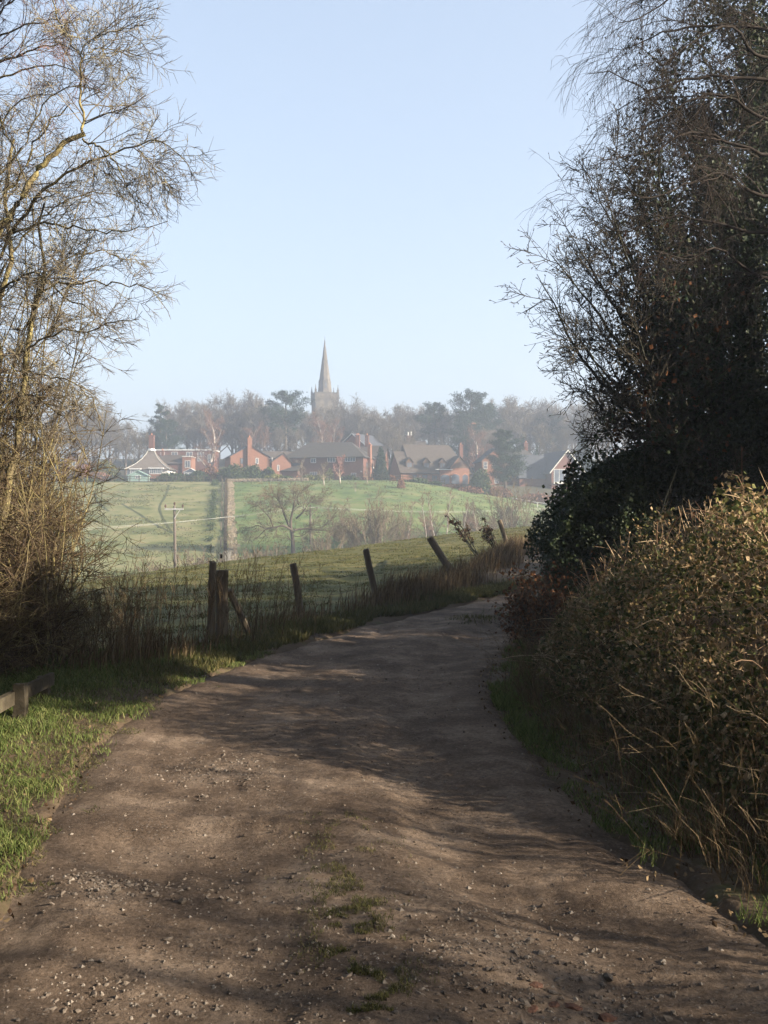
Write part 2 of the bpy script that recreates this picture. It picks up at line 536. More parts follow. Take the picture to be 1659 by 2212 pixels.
def build_ground():
    front = np.radians(np.linspace(90 - 27, 90 + 27, 320))
    rest = np.radians(np.concatenate([np.linspace(90 + 27, 450 - 27, 74)[1:-1]]))
    th = np.concatenate([front, rest])
    r = np.concatenate([np.geomspace(.6, 60, 190), np.geomspace(61, 330, 110), np.geomspace(345, 1450, 22)])
    X = r[:, None] * np.cos(th); Y = r[:, None] * np.sin(th)
    Z = gz(X, Y)
    dr = road_dist(X, Y)
    Z = Z - .26 * (1 - sstep(-.30, -.02, dr))
    nr, nt = X.shape
    V = np.stack([X, Y, Z], -1).reshape(-1, 3)
    V = np.concatenate([V, [[0, 0, Z[0].mean()]]])
    i = np.arange(nr * nt).reshape(nr, nt)
    j = np.roll(i, -1, axis=1)
    Q = np.stack([i[:-1], j[:-1], j[1:], i[1:]], -1).reshape(-1, 4)[:, ::-1]
    T = np.stack([np.full(nt, nr * nt), i[0], j[0]], 1)
    c = V[Q].mean(1)
    y, x = c[:, 1], c[:, 0]
    reg = np.zeros(len(Q), int)                                   # 0 the lane's verges and the ground about the camera
    reg[(x < fence_x(y)) & (y > 8) & (y < 76)] = 1                # pasture behind the fence
    s_x = -.158 * y + .7 * fbm(y / 4.0, y * 0, 205, 3)
    reg[(y >= 76) & (y < 196) & (x < s_x)] = 2                    # far field, pale
    reg[(y >= 76) & (y < 196) & (x >= s_x) & (x < s_x + 1.2)] = 4  # strip of dead grass
    reg[(y >= 76) & (y < 196) & (x >= s_x + 1.2)] = 3             # far field, green
    reg[(y >= 196)] = 5                                           # village ground
    names = [('ground', M['soil']), ('near_pasture', M['pasture']), ('far_pasture', M['field_pale']), ('far_meadow', M['field_green']), ('dead_grass_strip', M['field_dead']), ('hill', M['village'])]
    for k, (nm, mt) in enumerate(names):
        q = Q[reg == k]
        t = T if k == 0 else np.zeros((0, 3), int)
        used = np.unique(np.concatenate([q.ravel(), t.ravel()]))
        rem = np.full(len(V), -1); rem[used] = np.arange(len(used))
        o = obj(nm, make_mesh(nm, V[used], rem[q], rem[t], True), mt)
        tag(o, kind='structure')


def soil_mat():
    m = ramp_mat('verge_soil', [(.3, (0.048, 0.0344, 0.0224)), (.52, (0.092, 0.0664, 0.044)), (.66, (0.064, 0.0624, 0.028)), (.8, (0.08, 0.088, 0.036))], 3.5, detail=8, bump=.8, bscale=22, coords='Object')
    return m


M['soil'] = soil_mat()
M['pasture'] = ramp_mat('pasture_turf', [(.3, (0.0468, 0.0468, 0.0172)), (.48, (0.0858, 0.0842, 0.0296)), (.62, (0.1326, 0.1131, 0.0468)), (.8, (0.1794, 0.1404, 0.0702))], 1.1, detail=9, bump=1.0, bscale=9)
M['field_pale'] = ramp_mat('far_pasture_turf', [(.34, (.075, .09, .032)), (.45, (.135, .145, .055)), (.55, (.185, .178, .08)), (.68, (.235, .20, .105))], .30, detail=11, bump=1.0, bscale=1.6)
M['field_green'] = ramp_mat('far_meadow_turf', [(.34, (.055, .085, .028)), (.46, (.095, .14, .042)), (.58, (.145, .165, .06)), (.70, (.19, .175, .085))], .28, detail=10, bump=.6, bscale=1.6)
M['field_dead'] = ramp_mat('dead_grass_turf', [(.3, (.11, .10, .055)), (.5, (.20, .17, .10)), (.75, (.29, .24, .16))], .9, detail=9, bump=1.0, bscale=2.5)
M['village'] = ramp_mat('village_ground', [(.3, (0.045, 0.0413, 0.0263)), (.6, (0.0825, 0.075, 0.045)), (.8, (0.075, 0.09, 0.0375))], .2, detail=8)

# worn paths trodden into the far pasture: darker lines, part of the turf's colour
PATHS = [[(262, 1088), (300, 1110), (330, 1130), (372, 1152)], [(372, 1152), (352, 1120), (345, 1095), (358, 1070), (365, 1048)], [(205, 1062), (212, 1085), (235, 1105)], [(150, 1090), (200, 1115)]]


def build_track():
    nw = 92
    w = np.linspace(-.07, 1.07, nw)
    s = np.concatenate([[0], np.cumsum(np.linalg.norm(np.diff(RC, axis=0), axis=1))])
    wob_l = .10 * fbm(s / .55, s * 0, 31, 4) * 2; wob_r = .10 * fbm(s / .55, s * 0 + 9, 47, 4) * 2
    L = RL.copy(); R = RR.copy()
    L[:, 0] += wob_l; R[:, 0] += wob_r
    P = L[:, None] * (1 - w)[None, :, None] + R[:, None] * w[None, :, None]
    X, Y = P[..., 0], P[..., 1]
    rise = .015 * (np.logaddexp(0, (Y - 15) / 3) * 3)
    wob = .012 * fbm(s / 3.0, s * 0 + 3, 61, 3)[:, None]
    ww = w[None] + wob
    rut = -.026 * np.exp(-((ww - .23) / .09) ** 2) - .030 * np.exp(-((ww - .76) / .09) ** 2)
    crown = .016 * np.exp(-((ww - .5) / .14) ** 2)
    edge = -.05 * (sstep(.06, -.06, ww) + sstep(.94, 1.06, ww))
    Z = rise + rut + crown + edge
    Z += .006 * fbm(X / 1.3, Y / 1.3, 3, 3) + .007 * fbm(X / .22, Y / .22, 8, 4) + .022 * fbm(ww * 9 + 0 * X, s[:, None] / 2.6 + 0 * X, 18, 4) * sstep(0, .1, ww) * sstep(1, .9, ww) + .016 * fbm(X / .06, Y / .06, 21, 3)
    # the hollow on the left with its stony rim, and a shallow pothole further on
    def hollow(cx, cy, rx, ry, dep, rim):
        q = np.hypot((X - cx) / rx, (Y - cy) / ry)
        return -dep * np.exp(-q ** 4) + rim * np.exp(-((q - 1.15) / .18) ** 2)
    Z += hollow(-.85, 4.75, .75, .42, .04, .012) + hollow(.5, 5.0, .6, .4, .012, .005)
    Z += hollow(.75, 3.2, .55, .3, .02, .008)
    # tyre prints pressed in the mud: fine cross-ribs along two short runs
    for (cx, cy, hw, hl, per) in ((-.63, 5.35, .13, .32, .045), (.98, 8.3, .10, 1.1, .05)):
        msk = np.exp(-((X - cx) / hw) ** 4 - ((Y - cy) / hl) ** 4)
        Z += .007 * msk * np.sign(np.sin((Y + .4 * X) * 2 * PI / per)) - .010 * msk
    V = np.stack([X, Y, Z], -1)
    i = np.arange(NS * nw).reshape(NS, nw)
    Q = np.stack([i[:-1, :-1], i[:-1, 1:], i[1:, 1:], i[1:, :-1]], -1).reshape(-1, 4)
    o = obj('dirt_track', make_mesh('dirt_track', V.reshape(-1, 3), Q, None, True), M['mud'])
    tag(o, kind='structure')
    return o, X, Y, Z


def mud_mat():
    m = bpy.data.materials.new('lane_mud'); m.use_nodes = True
    nt = m.node_tree; N = nt.nodes; Lk = nt.links
    bs = N['Principled BSDF']
    tc = N.new('ShaderNodeTexCoord')
    def noise(sc, det, r=.6):
        n = N.new('ShaderNodeTexNoise'); n.inputs['Scale'].default_value = sc; n.inputs['Detail'].default_value = det; n.inputs['Roughness'].default_value = r
        Lk.new(tc.outputs['Object'], n.inputs['Vector']); return n.outputs['Fac']
    def ramp(f, st):
        c = N.new('ShaderNodeValToRGB'); el = c.color_ramp.elements
        while len(el) < len(st): el.new(.5)
        for e, (p, col) in zip(el, st): e.position = p; e.color = (*col, 1)
        Lk.new(f, c.inputs[0]); return c.outputs[0]
    def mixc(f, a, b, mode='MIX'):
        x = N.new('ShaderNodeMix'); x.data_type = 'RGBA'; x.blend_type = mode
        if isinstance(f, float): x.inputs[0].default_value = f
        else: Lk.new(f, x.inputs[0])
        Lk.new(a, x.inputs[6]); Lk.new(b, x.inputs[7]); return x.outputs[2]
    base = ramp(noise(1.6, 12, .72), [(.32, (.056, .041, .031)), (.50, (.122, .090, .066)), (.68, (.230, .176, .132))])
    fine = ramp(noise(42, 6, .75), [(.3, (.5, .48, .45)), (.5, (1, 1, 1)), (.72, (1.6, 1.58, 1.55))])
    c = mixc(.9, base, fine, 'MULTIPLY')
    vo = N.new('ShaderNodeTexVoronoi'); vo.inputs['Scale'].default_value = 55
    Lk.new(tc.outputs['Object'], vo.inputs['Vector'])
    sel = ramp(noise(2.2, 5), [(.47, (0, 0, 0)), (.62, (1, 1, 1))])
    th = N.new('ShaderNodeMath'); th.operation = 'LESS_THAN'; th.inputs[1].default_value = .28
    Lk.new(vo.outputs['Distance'], th.inputs[0])
    mu = N.new('ShaderNodeMath'); mu.operation = 'MULTIPLY'; Lk.new(th.outputs[0], mu.inputs[0]); Lk.new(sel, mu.inputs[1])
    grit = ramp(vo.outputs['Color'], [(.3, (0.072, 0.056, 0.044)), (.7, (0.168, 0.14, 0.116))])
    c = mixc(mu.outputs[0], c, grit)
    Lk.new(c, bs.inputs['Base Color'])
    bs.inputs['Roughness'].default_value = .88
    bs.inputs['Specular IOR Level'].default_value = .04
    b2 = noise(60, 8, .7)
    ad = N.new('ShaderNodeMath'); ad.operation = 'MULTIPLY_ADD'; ad.inputs[1].default_value = .35
    Lk.new(mu.outputs[0], ad.inputs[0]); Lk.new(b2, ad.inputs[2])
    bp = N.new('ShaderNodeBump'); bp.inputs['Strength'].default_value = .9; bp.inputs['Distance'].default_value = .012
    Lk.new(ad.outputs[0], bp.inputs['Height']); Lk.new(bp.outputs[0], bs.inputs['Normal'])
    return m


M['mud'] = mud_mat()
build_ground()
track, TX, TY, TZ = build_track()


def track_z(x, y):
    """height of the track at points (nearest vertex, good enough for a stone)"""
    out = np.empty(len(x))
    tx, ty, tz = TX.ravel(), TY.ravel(), TZ.ravel()
    m = ty < 24
    tx, ty, tz = tx[m], ty[m], tz[m]
    # bin by rows: the rows are nearly horizontal so search the closest row first
    rowy = TY[:, 46]
    for i in range(len(x)):
        k = int(np.clip(np.searchsorted(rowy[:470], y[i]), 1, 468))
        a = max(0, k - 22); b = min(NS, k + 22)
        dd = (TX[a:b] - x[i]) ** 2 + (TY[a:b] - y[i]) ** 2
        out[i] = TZ[a:b].ravel()[dd.argmin()]
    return out


# ------------------------------------------------------------------ stones and gravel on the track
def flat(dx, dy):
    D = CAM_H * FD / (dy - 1106.0)
    return (dx - 829.5) / FD * D, D


def scatter_px(boxes, rng):
    xs, ys = [], []
    for (x0, x1, y0, y1, n) in boxes:
        dx = rng.normal((x0 + x1) / 2, (x1 - x0) * .33, n); dy = np.clip(rng.normal((y0 + y1) / 2, (y1 - y0) * .33, n), 1300, 2260)
        x, y = flat(dx, dy); xs.append(x); ys.append(y)
    return np.concatenate(xs), np.concatenate(ys)


rng = rngs(77)
CL = [(370, 570, 1635, 1695, 55), (120, 320, 1878, 1938, 48), (320, 560, 1905, 1945, 16), (1040, 1250, 1985, 2120, 34), (1060, 1500, 2100, 2212, 52), (0, 320, 2120, 2212, 34), (500, 1000, 2080, 2212, 16), (100, 1300, 1700, 2200, 34), (600, 1150, 1380, 1640, 10)]
sx, sy = scatter_px(CL, rng)
ok = road_dist(sx, sy) < .1
sx, sy = sx[ok], sy[ok]
sz = track_z(sx, sy)
stone_me = []
for k in range(9):
    v, f = rock(rng)
    me = make_mesh('stone', v, None, f)
    me.materials.append(M['stone'])
    stone_me.append(me)
for k in range(len(sx)):
    o = bpy.data.objects.new('stone', stone_me[k % 9]); COL.objects.link(o)
    r = float(np.clip(rng.lognormal(-4.6, .42), .006, .028))
    o.location = (sx[k], sy[k], sz[k] + r * rng.uniform(-.25, .2))
    o.scale = (r * 1.15, r, r)
    o.rotation_euler = (rng.normal(0, .3), rng.normal(0, .3), rng.uniform(0, 6.28))
    o.parent = track
CLg = [(350, 600, 1630, 1700, 420), (300, 700, 1610, 1720, 250), (130, 320, 1880, 1938, 300), (100, 350, 1865, 1955, 120), (330, 620, 1900, 1950, 110), (1000, 1280, 1950, 2130, 260), (1040, 1560, 2080, 2212, 520), (0, 400, 2100, 2212, 240), (400, 1040, 2080, 2212, 160), (100, 1300, 1560, 2200, 2600), (450, 1150, 1330, 1600, 1500), (200, 1500, 1900, 2212, 1800)]
gx, gy = scatter_px(CLg, rng)
ok = road_dist(gx, gy) < .05
gx, gy = gx[ok], gy[ok]
gzv = track_z(gx, gy)
GV, GT = [], []
OCT = np.array([(0, 2, 4), (2, 1, 4), (1, 3, 4), (3, 0, 4), (2, 0, 5), (1, 2, 5), (3, 1, 5), (0, 3, 5)])
for k in range(len(gx)):
    v = np.array([(1, 0, 0), (-1, 0, 0), (0, 1, 0), (0, -1, 0), (0, 0, .7), (0, 0, -.7)]) * rng.uniform(.6, 1.3, (6, 1)); f = OCT
    r = float(np.clip(rng.lognormal(-5.35, .5), .002, .012)) * (1 + .04 * gy[k])
    a = rng.uniform(0, 6.28); ca, sa = math.cos(a), math.sin(a)
    v = v * r
    v = np.c_[v[:, 0] * ca - v[:, 1] * sa, v[:, 0] * sa + v[:, 1] * ca, v[:, 2]] + (gx[k], gy[k], gzv[k] - r * .1)
    GV.append(v); GT.append(f + 6 * k)
obj('gravel', make_mesh('gravel', np.concatenate(GV), None, np.concatenate(GT)), M['stone'], track, kind='stuff')
for (dx, dy, sc, rz) in ((1312, 2165, (.05, .035, .026), .3), (1238, 2148, (.045, .03, .018), -.4), (1158, 2118, (.038, .026, .02), .2), (1150, 2160, (.04, .03, .014), .9), (1195, 2150, (.03, .025, .012), .5)):
    x, y = flat(dx, dy)
    v, f = rock(rng)
    v = np.sign(v) * np.abs(v) ** .45
    me = make_mesh('brick', v * sc, None, f)
    me.transform(__import__('mathutils').Matrix.Scale(.72, 4))
    o = obj('brick', me, M['oldbrick'], track)
    o.location = (x, y, float(track_z(np.array([x]), np.array([y]))[0]) + sc[2] * .05)
    o.rotation_euler = (rng.normal(0, .15), rng.normal(0, .15), rz)
    o['label'] = 'broken red brick half sunk in the mud'

# ------------------------------------------------------------------ grass
def turf(name, x, y, h, w, bend, mat, seed, lean=None, zoff=0.0, parent=None, simple=False):
    r = rngs(seed)
    P = np.stack([x, y, gz(x, y) + zoff], 1)
    V, Q, T = blades(P, h, w, bend, r, lean=lean, simple=simple)
    o = obj(name, make_mesh(name, V, Q, T), mat, parent)
    tag(o, kind='stuff')
    return o


rng = rngs(5)
# left verge, in clumps
n = 105000
y = 2.6 + 8.6 * rng.random(n) ** 1.25
x = -1.25 - rng.random(n) ** 1.1 * np.interp(y, [2, 6, 11], [1.3, 2.7, 3.6])
d = road_dist(x, y) + .20 * fbm(x / .35, y / .35, 91, 3) * 2
keep = (d > -.06) & (rng.random(n) < np.clip(.34 + 1.2 * d + 1.2 * fbm(x / .25, y / .25, 17, 3), .10, 1))
x, y, d = x[keep], y[keep], d[keep]
hh = (.026 + .042 * np.clip(vnoise(x / .22, y / .22, 4) + .5, 0, 1) ** 1.5 + .03 * sstep(.2, 1.0, d)) * rng.uniform(.6, 1.3, len(x))
turf('verge_grass', x, y, hh, .0038 + .0003 * y, .9, M['grass'], 1)
# matted low turf beneath it
n = 70000
y = 2.6 + 8.6 * rng.random(n) ** 1.25
x = -1.2 - rng.random(n) ** 1.1 * np.interp(y, [2, 6, 11], [1.2, 2.6, 3.5])
d = road_dist(x, y) + .25 * fbm(x / .30, y / .30, 191, 4) * 2
k = d > -.08
turf('verge_turf', x[k], y[k], .016 * rng.uniform(.5, 1.8, k.sum()), .006, 1.6, M['grass_dull'], 21, simple=True)
# verge between track and fence
n = 52000
s = rng.random(n) ** .8
y = 9 + 20 * s
xl = np.interp(y, RL[:, 1], RL[:, 0])
x = xl - rng.random(n) * (.25 + .9 * rng.random(n))
d = road_dist(x, y) + .18 * fbm(x / .5, y / .5, 33, 3) * 2
k = (d > -.02) & (d < 1.3)
x, y = x[k], y[k]
hh = (.06 + .10 * np.clip(vnoise(x / .4, y / .4, 14) + .5, 0, 1) ** 2) * rng.uniform(.6, 1.3, len(x))
turf('bank_grass', x, y, hh, .006 + .00035 * y, .7, M['grass_dull'], 2, simple=True)
# right verge
n = 95000
y = 2.8 + 10 * rng.random(n) ** 1.3
xr = np.interp(y, RR[:, 1], RR[:, 0])
x = xr + rng.random(n) * np.interp(y, [2.8, 5, 9, 13], [1.6, 1.3, .7, .5])
d = road_dist(x, y) + .25 * fbm(x / .3, y / .3, 71, 3) * 2
k = (d > -.03) & (rng.random(n) < np.clip(.5 + 1.3 * fbm(x / .45, y / .45, 72, 3), .08, 1))
x, y = x[k], y[k]
hh = (.035 + .06 * np.clip(vnoise(x / .3, y / .3, 24) + .5, 0, 1) ** 1.6) * rng.uniform(.6, 1.3, len(x))
turf('verge_grass', x, y, hh, .0055 + .0003 * y, .7, M['grass'], 3, simple=True)
# tufts down the middle of the track
n = 16000
dx = rng.normal(770, 55, n); dy = 1760 + 440 * rng.random(n) ** .8
dx = dx + (dy - 1980) * .12
x, y = flat(dx, dy)
k = fbm(x / .09, y / .09, 55, 4) > .13
x, y = x[k], y[k]
P = np.stack([x, y, track_z(x, y)], 1)
V, Q, T = blades(P, .013 * rng.uniform(.4, 1.7, len(x)), .0026, 1.1, rng)
tag(obj('track_grass', make_mesh('track_grass', V, Q, T), M['grass_dull']), kind='stuff')
n = 4000
s = rng.uniform(0, 1, n)
x = np.interp(s, [0, 1], [1.0, 4.3]) + rng.normal(0, .18, n); y = np.interp(s, [0, 1], [14.0, 19.4]) + rng.normal(0, .18, n)
k = (fbm(x / .3, y / .3, 56, 3) > .02)
x, y = x[k], y[k]
P = np.stack([x, y, track_z(x, y)], 1)
V, Q, T = blades(P, .05 * rng.uniform(.5, 1.6, len(x)), .009, .9, rng)
tag(obj('track_grass', make_mesh('track_grass', V, Q, T), M['grass_dull']), kind='stuff')
# pasture behind the fence: tussocks, thinning with distance
n = 190000
y = 9.5 + 55 * rng.random(n) ** 1.3
x = fence_x(y) + .3 - rng.random(n) * (8 + .34 * y)
tt = x / y
k = (tt > -.42) & (y < np.interp(tt, [-1.2, -.313, -.039, .118, .3], [16, 27, 42, 61, 79])) & (vnoise(x / .35, y / .35, 6) + .8 * vnoise(x / 1.1, y / 1.1, 7) > -.05)
x, y = x[k], y[k]
hh = (.022 + .05 * np.clip(vnoise(x / .5, y / .5, 8) + .5, 0, 1) ** 2) * rng.uniform(.5, 1.4, len(x))
turf('pasture_grass', x, y, hh, .006 + .0006 * y, 1.0, M['grass_dull'], 4, simple=True)
# tall dead grass along the fence
n = 26000
s = rng.random(n) ** .85
y = 9.2 + 27 * s
off = rng.normal(.10, .26, n)
dens = np.clip(.32 + 2.0 * vnoise(y / 1.3, y * 0, 44) + .5 * vnoise(y / .35, off / .35, 45), .05, 1) * np.interp(y, [9, 10, 12, 14, 19, 22, 28, 36], [.9, .9, .5, .7, 1, 1, .9, .6])
k = rng.random(n) < dens
x = fence_x(y[k]) + off[k] + .12; y = y[k]
k = road_dist(x, y) > .25
x, y = x[k], y[k]
hh = np.interp(y, [9, 11, 13, 17, 22, 26, 36], [.34, .33, .32, .42, .50, .5, .5]) * rng.uniform(.3, 1.15, len(x)) * (1 + 1.0 * vnoise(x / .5, y / .5, 9))
turf('dry_grass', x, y, hh, .0045 + .0004 * y, .35, M['dry'], 6, lean=(.16, -.05))
# tall thin weeds with seed heads in front of the pasture, at the left
n = 170
y = rng.uniform(9.6, 13.5, n); x = fence_x(y) + rng.normal(.1, .4, n)
P0 = np.stack([x, y, gz(x, y)], 1)
d0 = np.stack([rng.normal(.05, .12, n), rng.normal(0, .12, n), np.ones(n)], 1)
P = grow(P0, d0, rng.uniform(.5, 1.15, n), 6, .05, (0, 0, 0), rng)
A = Acc().tubes(P, taper(np.full(n, .0035), 6, .5))
p, d, t, r = spawn(P, taper(np.full(n, .0035), 6, .5), 5, .55, 1, 35, 12, rng)
A.tubes(grow(p, d, rng.uniform(.05, .16, len(p)), 3, .1, (0, 0, .1), rng), np.full((len(p), 3), .0022))
tag(obj('dead_weeds', A.mesh('dead_weeds'), M['dry']), kind='stuff')
# leaves lying on both verges
n = 3800
y = 2.8 + 9 * rng.random(n) ** 1.2
right = rng.random(n) < .85
x = np.where(right, np.interp(y, RR[:, 1], RR[:, 0]) + rng.uniform(-.1, 1.5, n), np.interp(y, RL[:, 1], RL[:, 0]) - rng.random(n) ** 2 * 1.1)
P = np.stack([x, y, gz(x, y) + .012], 1)
V, T = leaves(P, rng.uniform(.014, .034, n), rng, .75, nrm=np.array([0, 0, 1.6]))
tag(obj('fallen_leaves', make_mesh('fallen_leaves', V, None, T), M['litter']), kind='stuff')
# ------------------------------------------------------------------ trodden paths on the far pasture
def ray_ground(dx, dy, d0=90, d1=196):
    Ds = np.linspace(d0, d1, 900)
    X = (dx - 829.5) / FD * Ds; Zr = CAM_H + (1106 - dy) / FD * Ds
    below = Zr <= gz(X, Ds)
    k = int(np.argmax(below)) if below.any() else len(Ds) - 1
    return X[k], Ds[k]


def strip(name, pts, w, mat, lift=.03):
    p = sm2(np.array(pts, float), 60)
    t = np.gradient(p, axis=0); t /= np.linalg.norm(t, axis=1)[:, None]
    nn = np.c_[-t[:, 1], t[:, 0]]
    ww = w * (1 + .5 * fbm(np.arange(60) / 5.0, np.zeros(60), 3, 3))[:, None]
    rows = [p + nn * ww * k for k in (-.5, -.17, .17, .5)]
    V = np.concatenate([np.c_[r, gz(r[:, 0], r[:, 1]) + lift] for r in rows])
    i = np.arange(240).reshape(4, 60)
    Q = np.stack([i[:-1, :-1], i[:-1, 1:], i[1:, 1:], i[1:, :-1]], -1).reshape(-1, 4)[:, ::-1]
    tag(obj(name, make_mesh(name, V, Q, None, True), mat), kind='structure')


M['trod'] = ramp_mat('trodden_turf', [(.3, (0.037, 0.0459, 0.0192)), (.6, (0.074, 0.0851, 0.0333)), (.8, (0.111, 0.111, 0.0481))], .6, detail=8)
for pp in PATHS:
    strip('footpath', [ray_ground(*q) for q in pp], .38, M['trod'])

# ------------------------------------------------------------------ wire fence along the lane
def post_mesh(h, r, rng, square=False, pointed=0.0):
    """a weathered post: uneven, slightly tapered, sawn or worn top"""
    m = MB()
    n = 4 if square else 9
    rot = PI / 4 if square else rng.uniform(0, 6)
    zs = [-.35, 0, h * .35, h * .7, h - .012, h]
    rs = [r, r * 1.02, r * .98, r * .97, r * .95, r * (.82 if not square else .93)]
    a = np.arange(n) * 2 * PI / n + rot
    jit = rng.uniform(.93, 1.07, n)
    rings = [np.stack([q * jit * np.cos(a) * (1.25 if square else 1) + .006 * rng.normal(), q * jit * np.sin(a), np.full(n, z) + (pointed * rng.uniform(-1, 1, n) if k == 5 else 0)], 1) for k, (z, q) in enumerate(zip(zs, rs))]
    V = np.concatenate(rings + [[[0, 0, h + pointed * .3]]])
    Q = []
    for k in range(5):
        for i in range(n):
            j = (i + 1) % n
            Q.append((k * n + i, k * n + j, (k + 1) * n + j, (k + 1) * n + i))
    T = [(5 * n + i, 5 * n + (i + 1) % n, 6 * n) for i in range(n)]
    return m.add(V, Q, T).mesh('post', not square)


rng = rngs(12)
# the stout gatepost and the round post beside it
D = 12.1
g = at(481, 1385, D)
gp = thing('gate_post', 'stout square weathered gatepost, thickest of the posts beside the lane', 'gate post', (g[0], D, gz1(g[0], D)))
me = post_mesh(1.6 - (1231 - 1106) / FD * D - gz1(g[0], D), .082, rng, True, .004)
obj('post', me, M['wood_old'], gp).rotation_euler = (0, 0, .25)
sb = MB().bar((.06, .10, .55), (.27, .42, -.02), .042, 7).build('strut', M['wood_old'], gp, label='short leaning prop behind the gatepost')
for hz_ in (.55, .95): MB().box(-.012, .012, -.12, -.09, hz_, hz_ + .05).build('hinge', M['wire'], gp)
g2 = at(456, 1385, 12.0)
rp = thing('fence_post', 'thin round post with a pointed top just left of the square gatepost', 'post', (g2[0], 12.0, gz1(g2[0], 12.0)))
o = obj('post', post_mesh(1.6 - (1214 - 1106) / FD * 12.0 - gz1(g2[0], 12.0), .045, rng, False, .03), M['wood_old'], rp)
o.rotation_euler = (0, .02, 0)
fence = thing('wire_fence', 'rickety wire fence with leaning wooden posts between lane and pasture', 'fence', (-1.25, 14.2, gz1(-1.25, 14.2)))
fb = Vector(fence.location)
# top x, top y, foot x, distance, radius, label
FP = [(632, 1218, 650, 14.4, .055, 'upright post in dry grass'), (790, 1186, 816, 16.5, .055, 'post sunk deep in dry grass'), (928, 1161, 985, 20.0, .075, 'thick post leaning far to the left'), (1079, 1123, 1101, 29.0, .075, 'sunlit post near the bend, leaning left'), (1203, 1105, 1215, 42, .07, None)]
tops = []
for (tx, ty, fx, D, r, lb) in FP:
    T = at(tx, ty, D); fx_ = (fx - 829.5) / FD * D
    zf = gz1(fx_, D)
    h = math.hypot(T[2] - zf, T[0] - fx_)
    o = obj('post', post_mesh(h, r, rng, False, .012), M['wood_old'], fence)
    o.location = Vector((fx_, D, zf)) - fb
    o.rotation_euler = (rng.normal(0, .04), math.atan2(T[0] - fx_, T[2] - zf), 0)
    if lb: o['label'] = lb
    tops.append((np.array([fx_, D, zf]), T))
start = [(np.array([-3.9, 7.6, gz1(-3.9, 7.6)]), np.array([-3.95, 7.6, gz1(-3.9, 7.6) + 1.05])), (np.array([g2[0], 12.0, gz1(g2[0], 12)]), np.array([g2[0], 12.0, 1.0]))]
allp = start + tops + [(np.array([9.0, 56, gz1(9.0, 56)]), np.array([9.0, 56, gz1(9.0, 56) + 1.1]))]
for fr in (.93, .62, .34):
    A = Acc()
    for (f0, t0), (f1, t1) in zip(allp[:-1], allp[1:]):
        a = f0 + (t0 - f0) * fr; b = f1 + (t1 - f1) * fr
        s = np.linspace(0, 1, 12)[:, None]
        p = a * (1 - s) + b * s; p[:, 2] -= .05 * np.sin(s[:, 0] * PI)
        A.tubes(p[None], np.full((1, 12), 0.0016 + .00006 * (a[1] + b[1]) / 2), 4)
    obj('wire', A.mesh('wire'), M['wire'], fence, fb)
M['dark_leaf'] = ramp_mat('blackened_dead_leaves', [(.15, (.02, .013, .009)), (.5, (.045, .028, .018)), (.9, (.09, .055, .032))], 2, island=.8, rough=.8)
# two dead dock plants and a tangle by the last post
def dock(dx, dy, D, h, label):
    x = (dx - 829.5) / FD * D
    z = gz1(x, D)
    t = thing('dead_plant', label, 'plant', (x, D, z))
    rg = rngs(int(dx))
    P0 = np.tile([[0, 0, 0.]], (5, 1)) + rg.normal(0, .03, (5, 3)) * (1, 1, 0)
    P = grow(P0, np.array([[-.45, 0, 1.]]) + rg.normal(0, .09, (5, 3)), h * rg.uniform(.6, 1, 5), 8, .08, (0, 0, 0), rg)
    R = taper(np.full(5, .024), 8, .4)
    A = Acc().tubes(P, R, 4)
    p, d, tt, r = spawn(P, R, 9, .45, 1, 40, 15, rg)
    P2 = grow(p, d, rg.uniform(.04, .11, len(p)), 4, .15, (0, 0, -.1), rg)
    A.tubes(P2, taper(np.full(len(p), .007), 4, .5))
    obj('stem', A.mesh('stem'), M['bark_oak'], t, kind='stuff')
    q = np.concatenate([P2[:, 1], P2[:, 2], P2[:, 3]]); q = np.repeat(q, 4, 0) + rg.normal(0, .02, (len(q) * 4, 3))
    V, T = leaves(q, rg.uniform(.03, .07, len(q)), rg, .8, droop=.5)
    obj('leaves', make_mesh('leaves', V, None, T), M['dark_leaf'], t)


dock(1035, 1255, 26.5, 1.55, 'dark dead weed with curled seed heads beside the fence, taller one')
dock(1078, 1255, 28.0, 1.35, 'dark dead weed with bunched top between the last two leaning posts')

# ------------------------------------------------------------------ timber rail fence at the left edge
rf = thing('rail_fence', 'low timber rail fence ending under the hedge at the left edge', 'fence', (-2.95, 7.7, gz1(-2.95, 7.7)))
rb = Vector(rf.location)
zb = rb.z
def gzr(x, y): return gz1(x, y)
for (dx, D, h) in ((96, 8.15, .17), (43, 7.35, .26)):
    x = (dx - 829.5) / FD * D
    o = obj('post', post_mesh(h, .05, rng, True, .004), M['wood_rail'], rf); o.location = Vector((x, D, gzr(x, D))) - rb
for (a, b, hw) in ((at(-90, 1570, 6.4), at(112, 1466, 8.2), .052), (at(20, 1588, 7.2), at(112, 1528, 8.05), .05)):
    a = Vector(a); b = Vector(b)
    m = MB(); d = (b - a).normalized(); sd = d.cross(Vector((0, 0, 1))).normalized(); up = sd.cross(d)
    V = []
    for q in (a, a.lerp(b, .5) + up * .008, b):
        for (u, v) in ((-1, -1), (1, -1), (1, 1), (-1, 1)):
            V.append(q + sd * (.022 * u) + up * (hw * v * (1 + .06 * rng.normal())))
    Q = [(0, 1, 2, 3), (8, 11, 10, 9)]
    for k in (0, 4):
        for i in range(4):
            j = (i + 1) % 4
            Q.append((k + i, k + 4 + i, k + 4 + j, k + j))
    m.add([tuple(v) for v in V], Q)
    m.build('rail', M['wood_rail'], rf, rb)

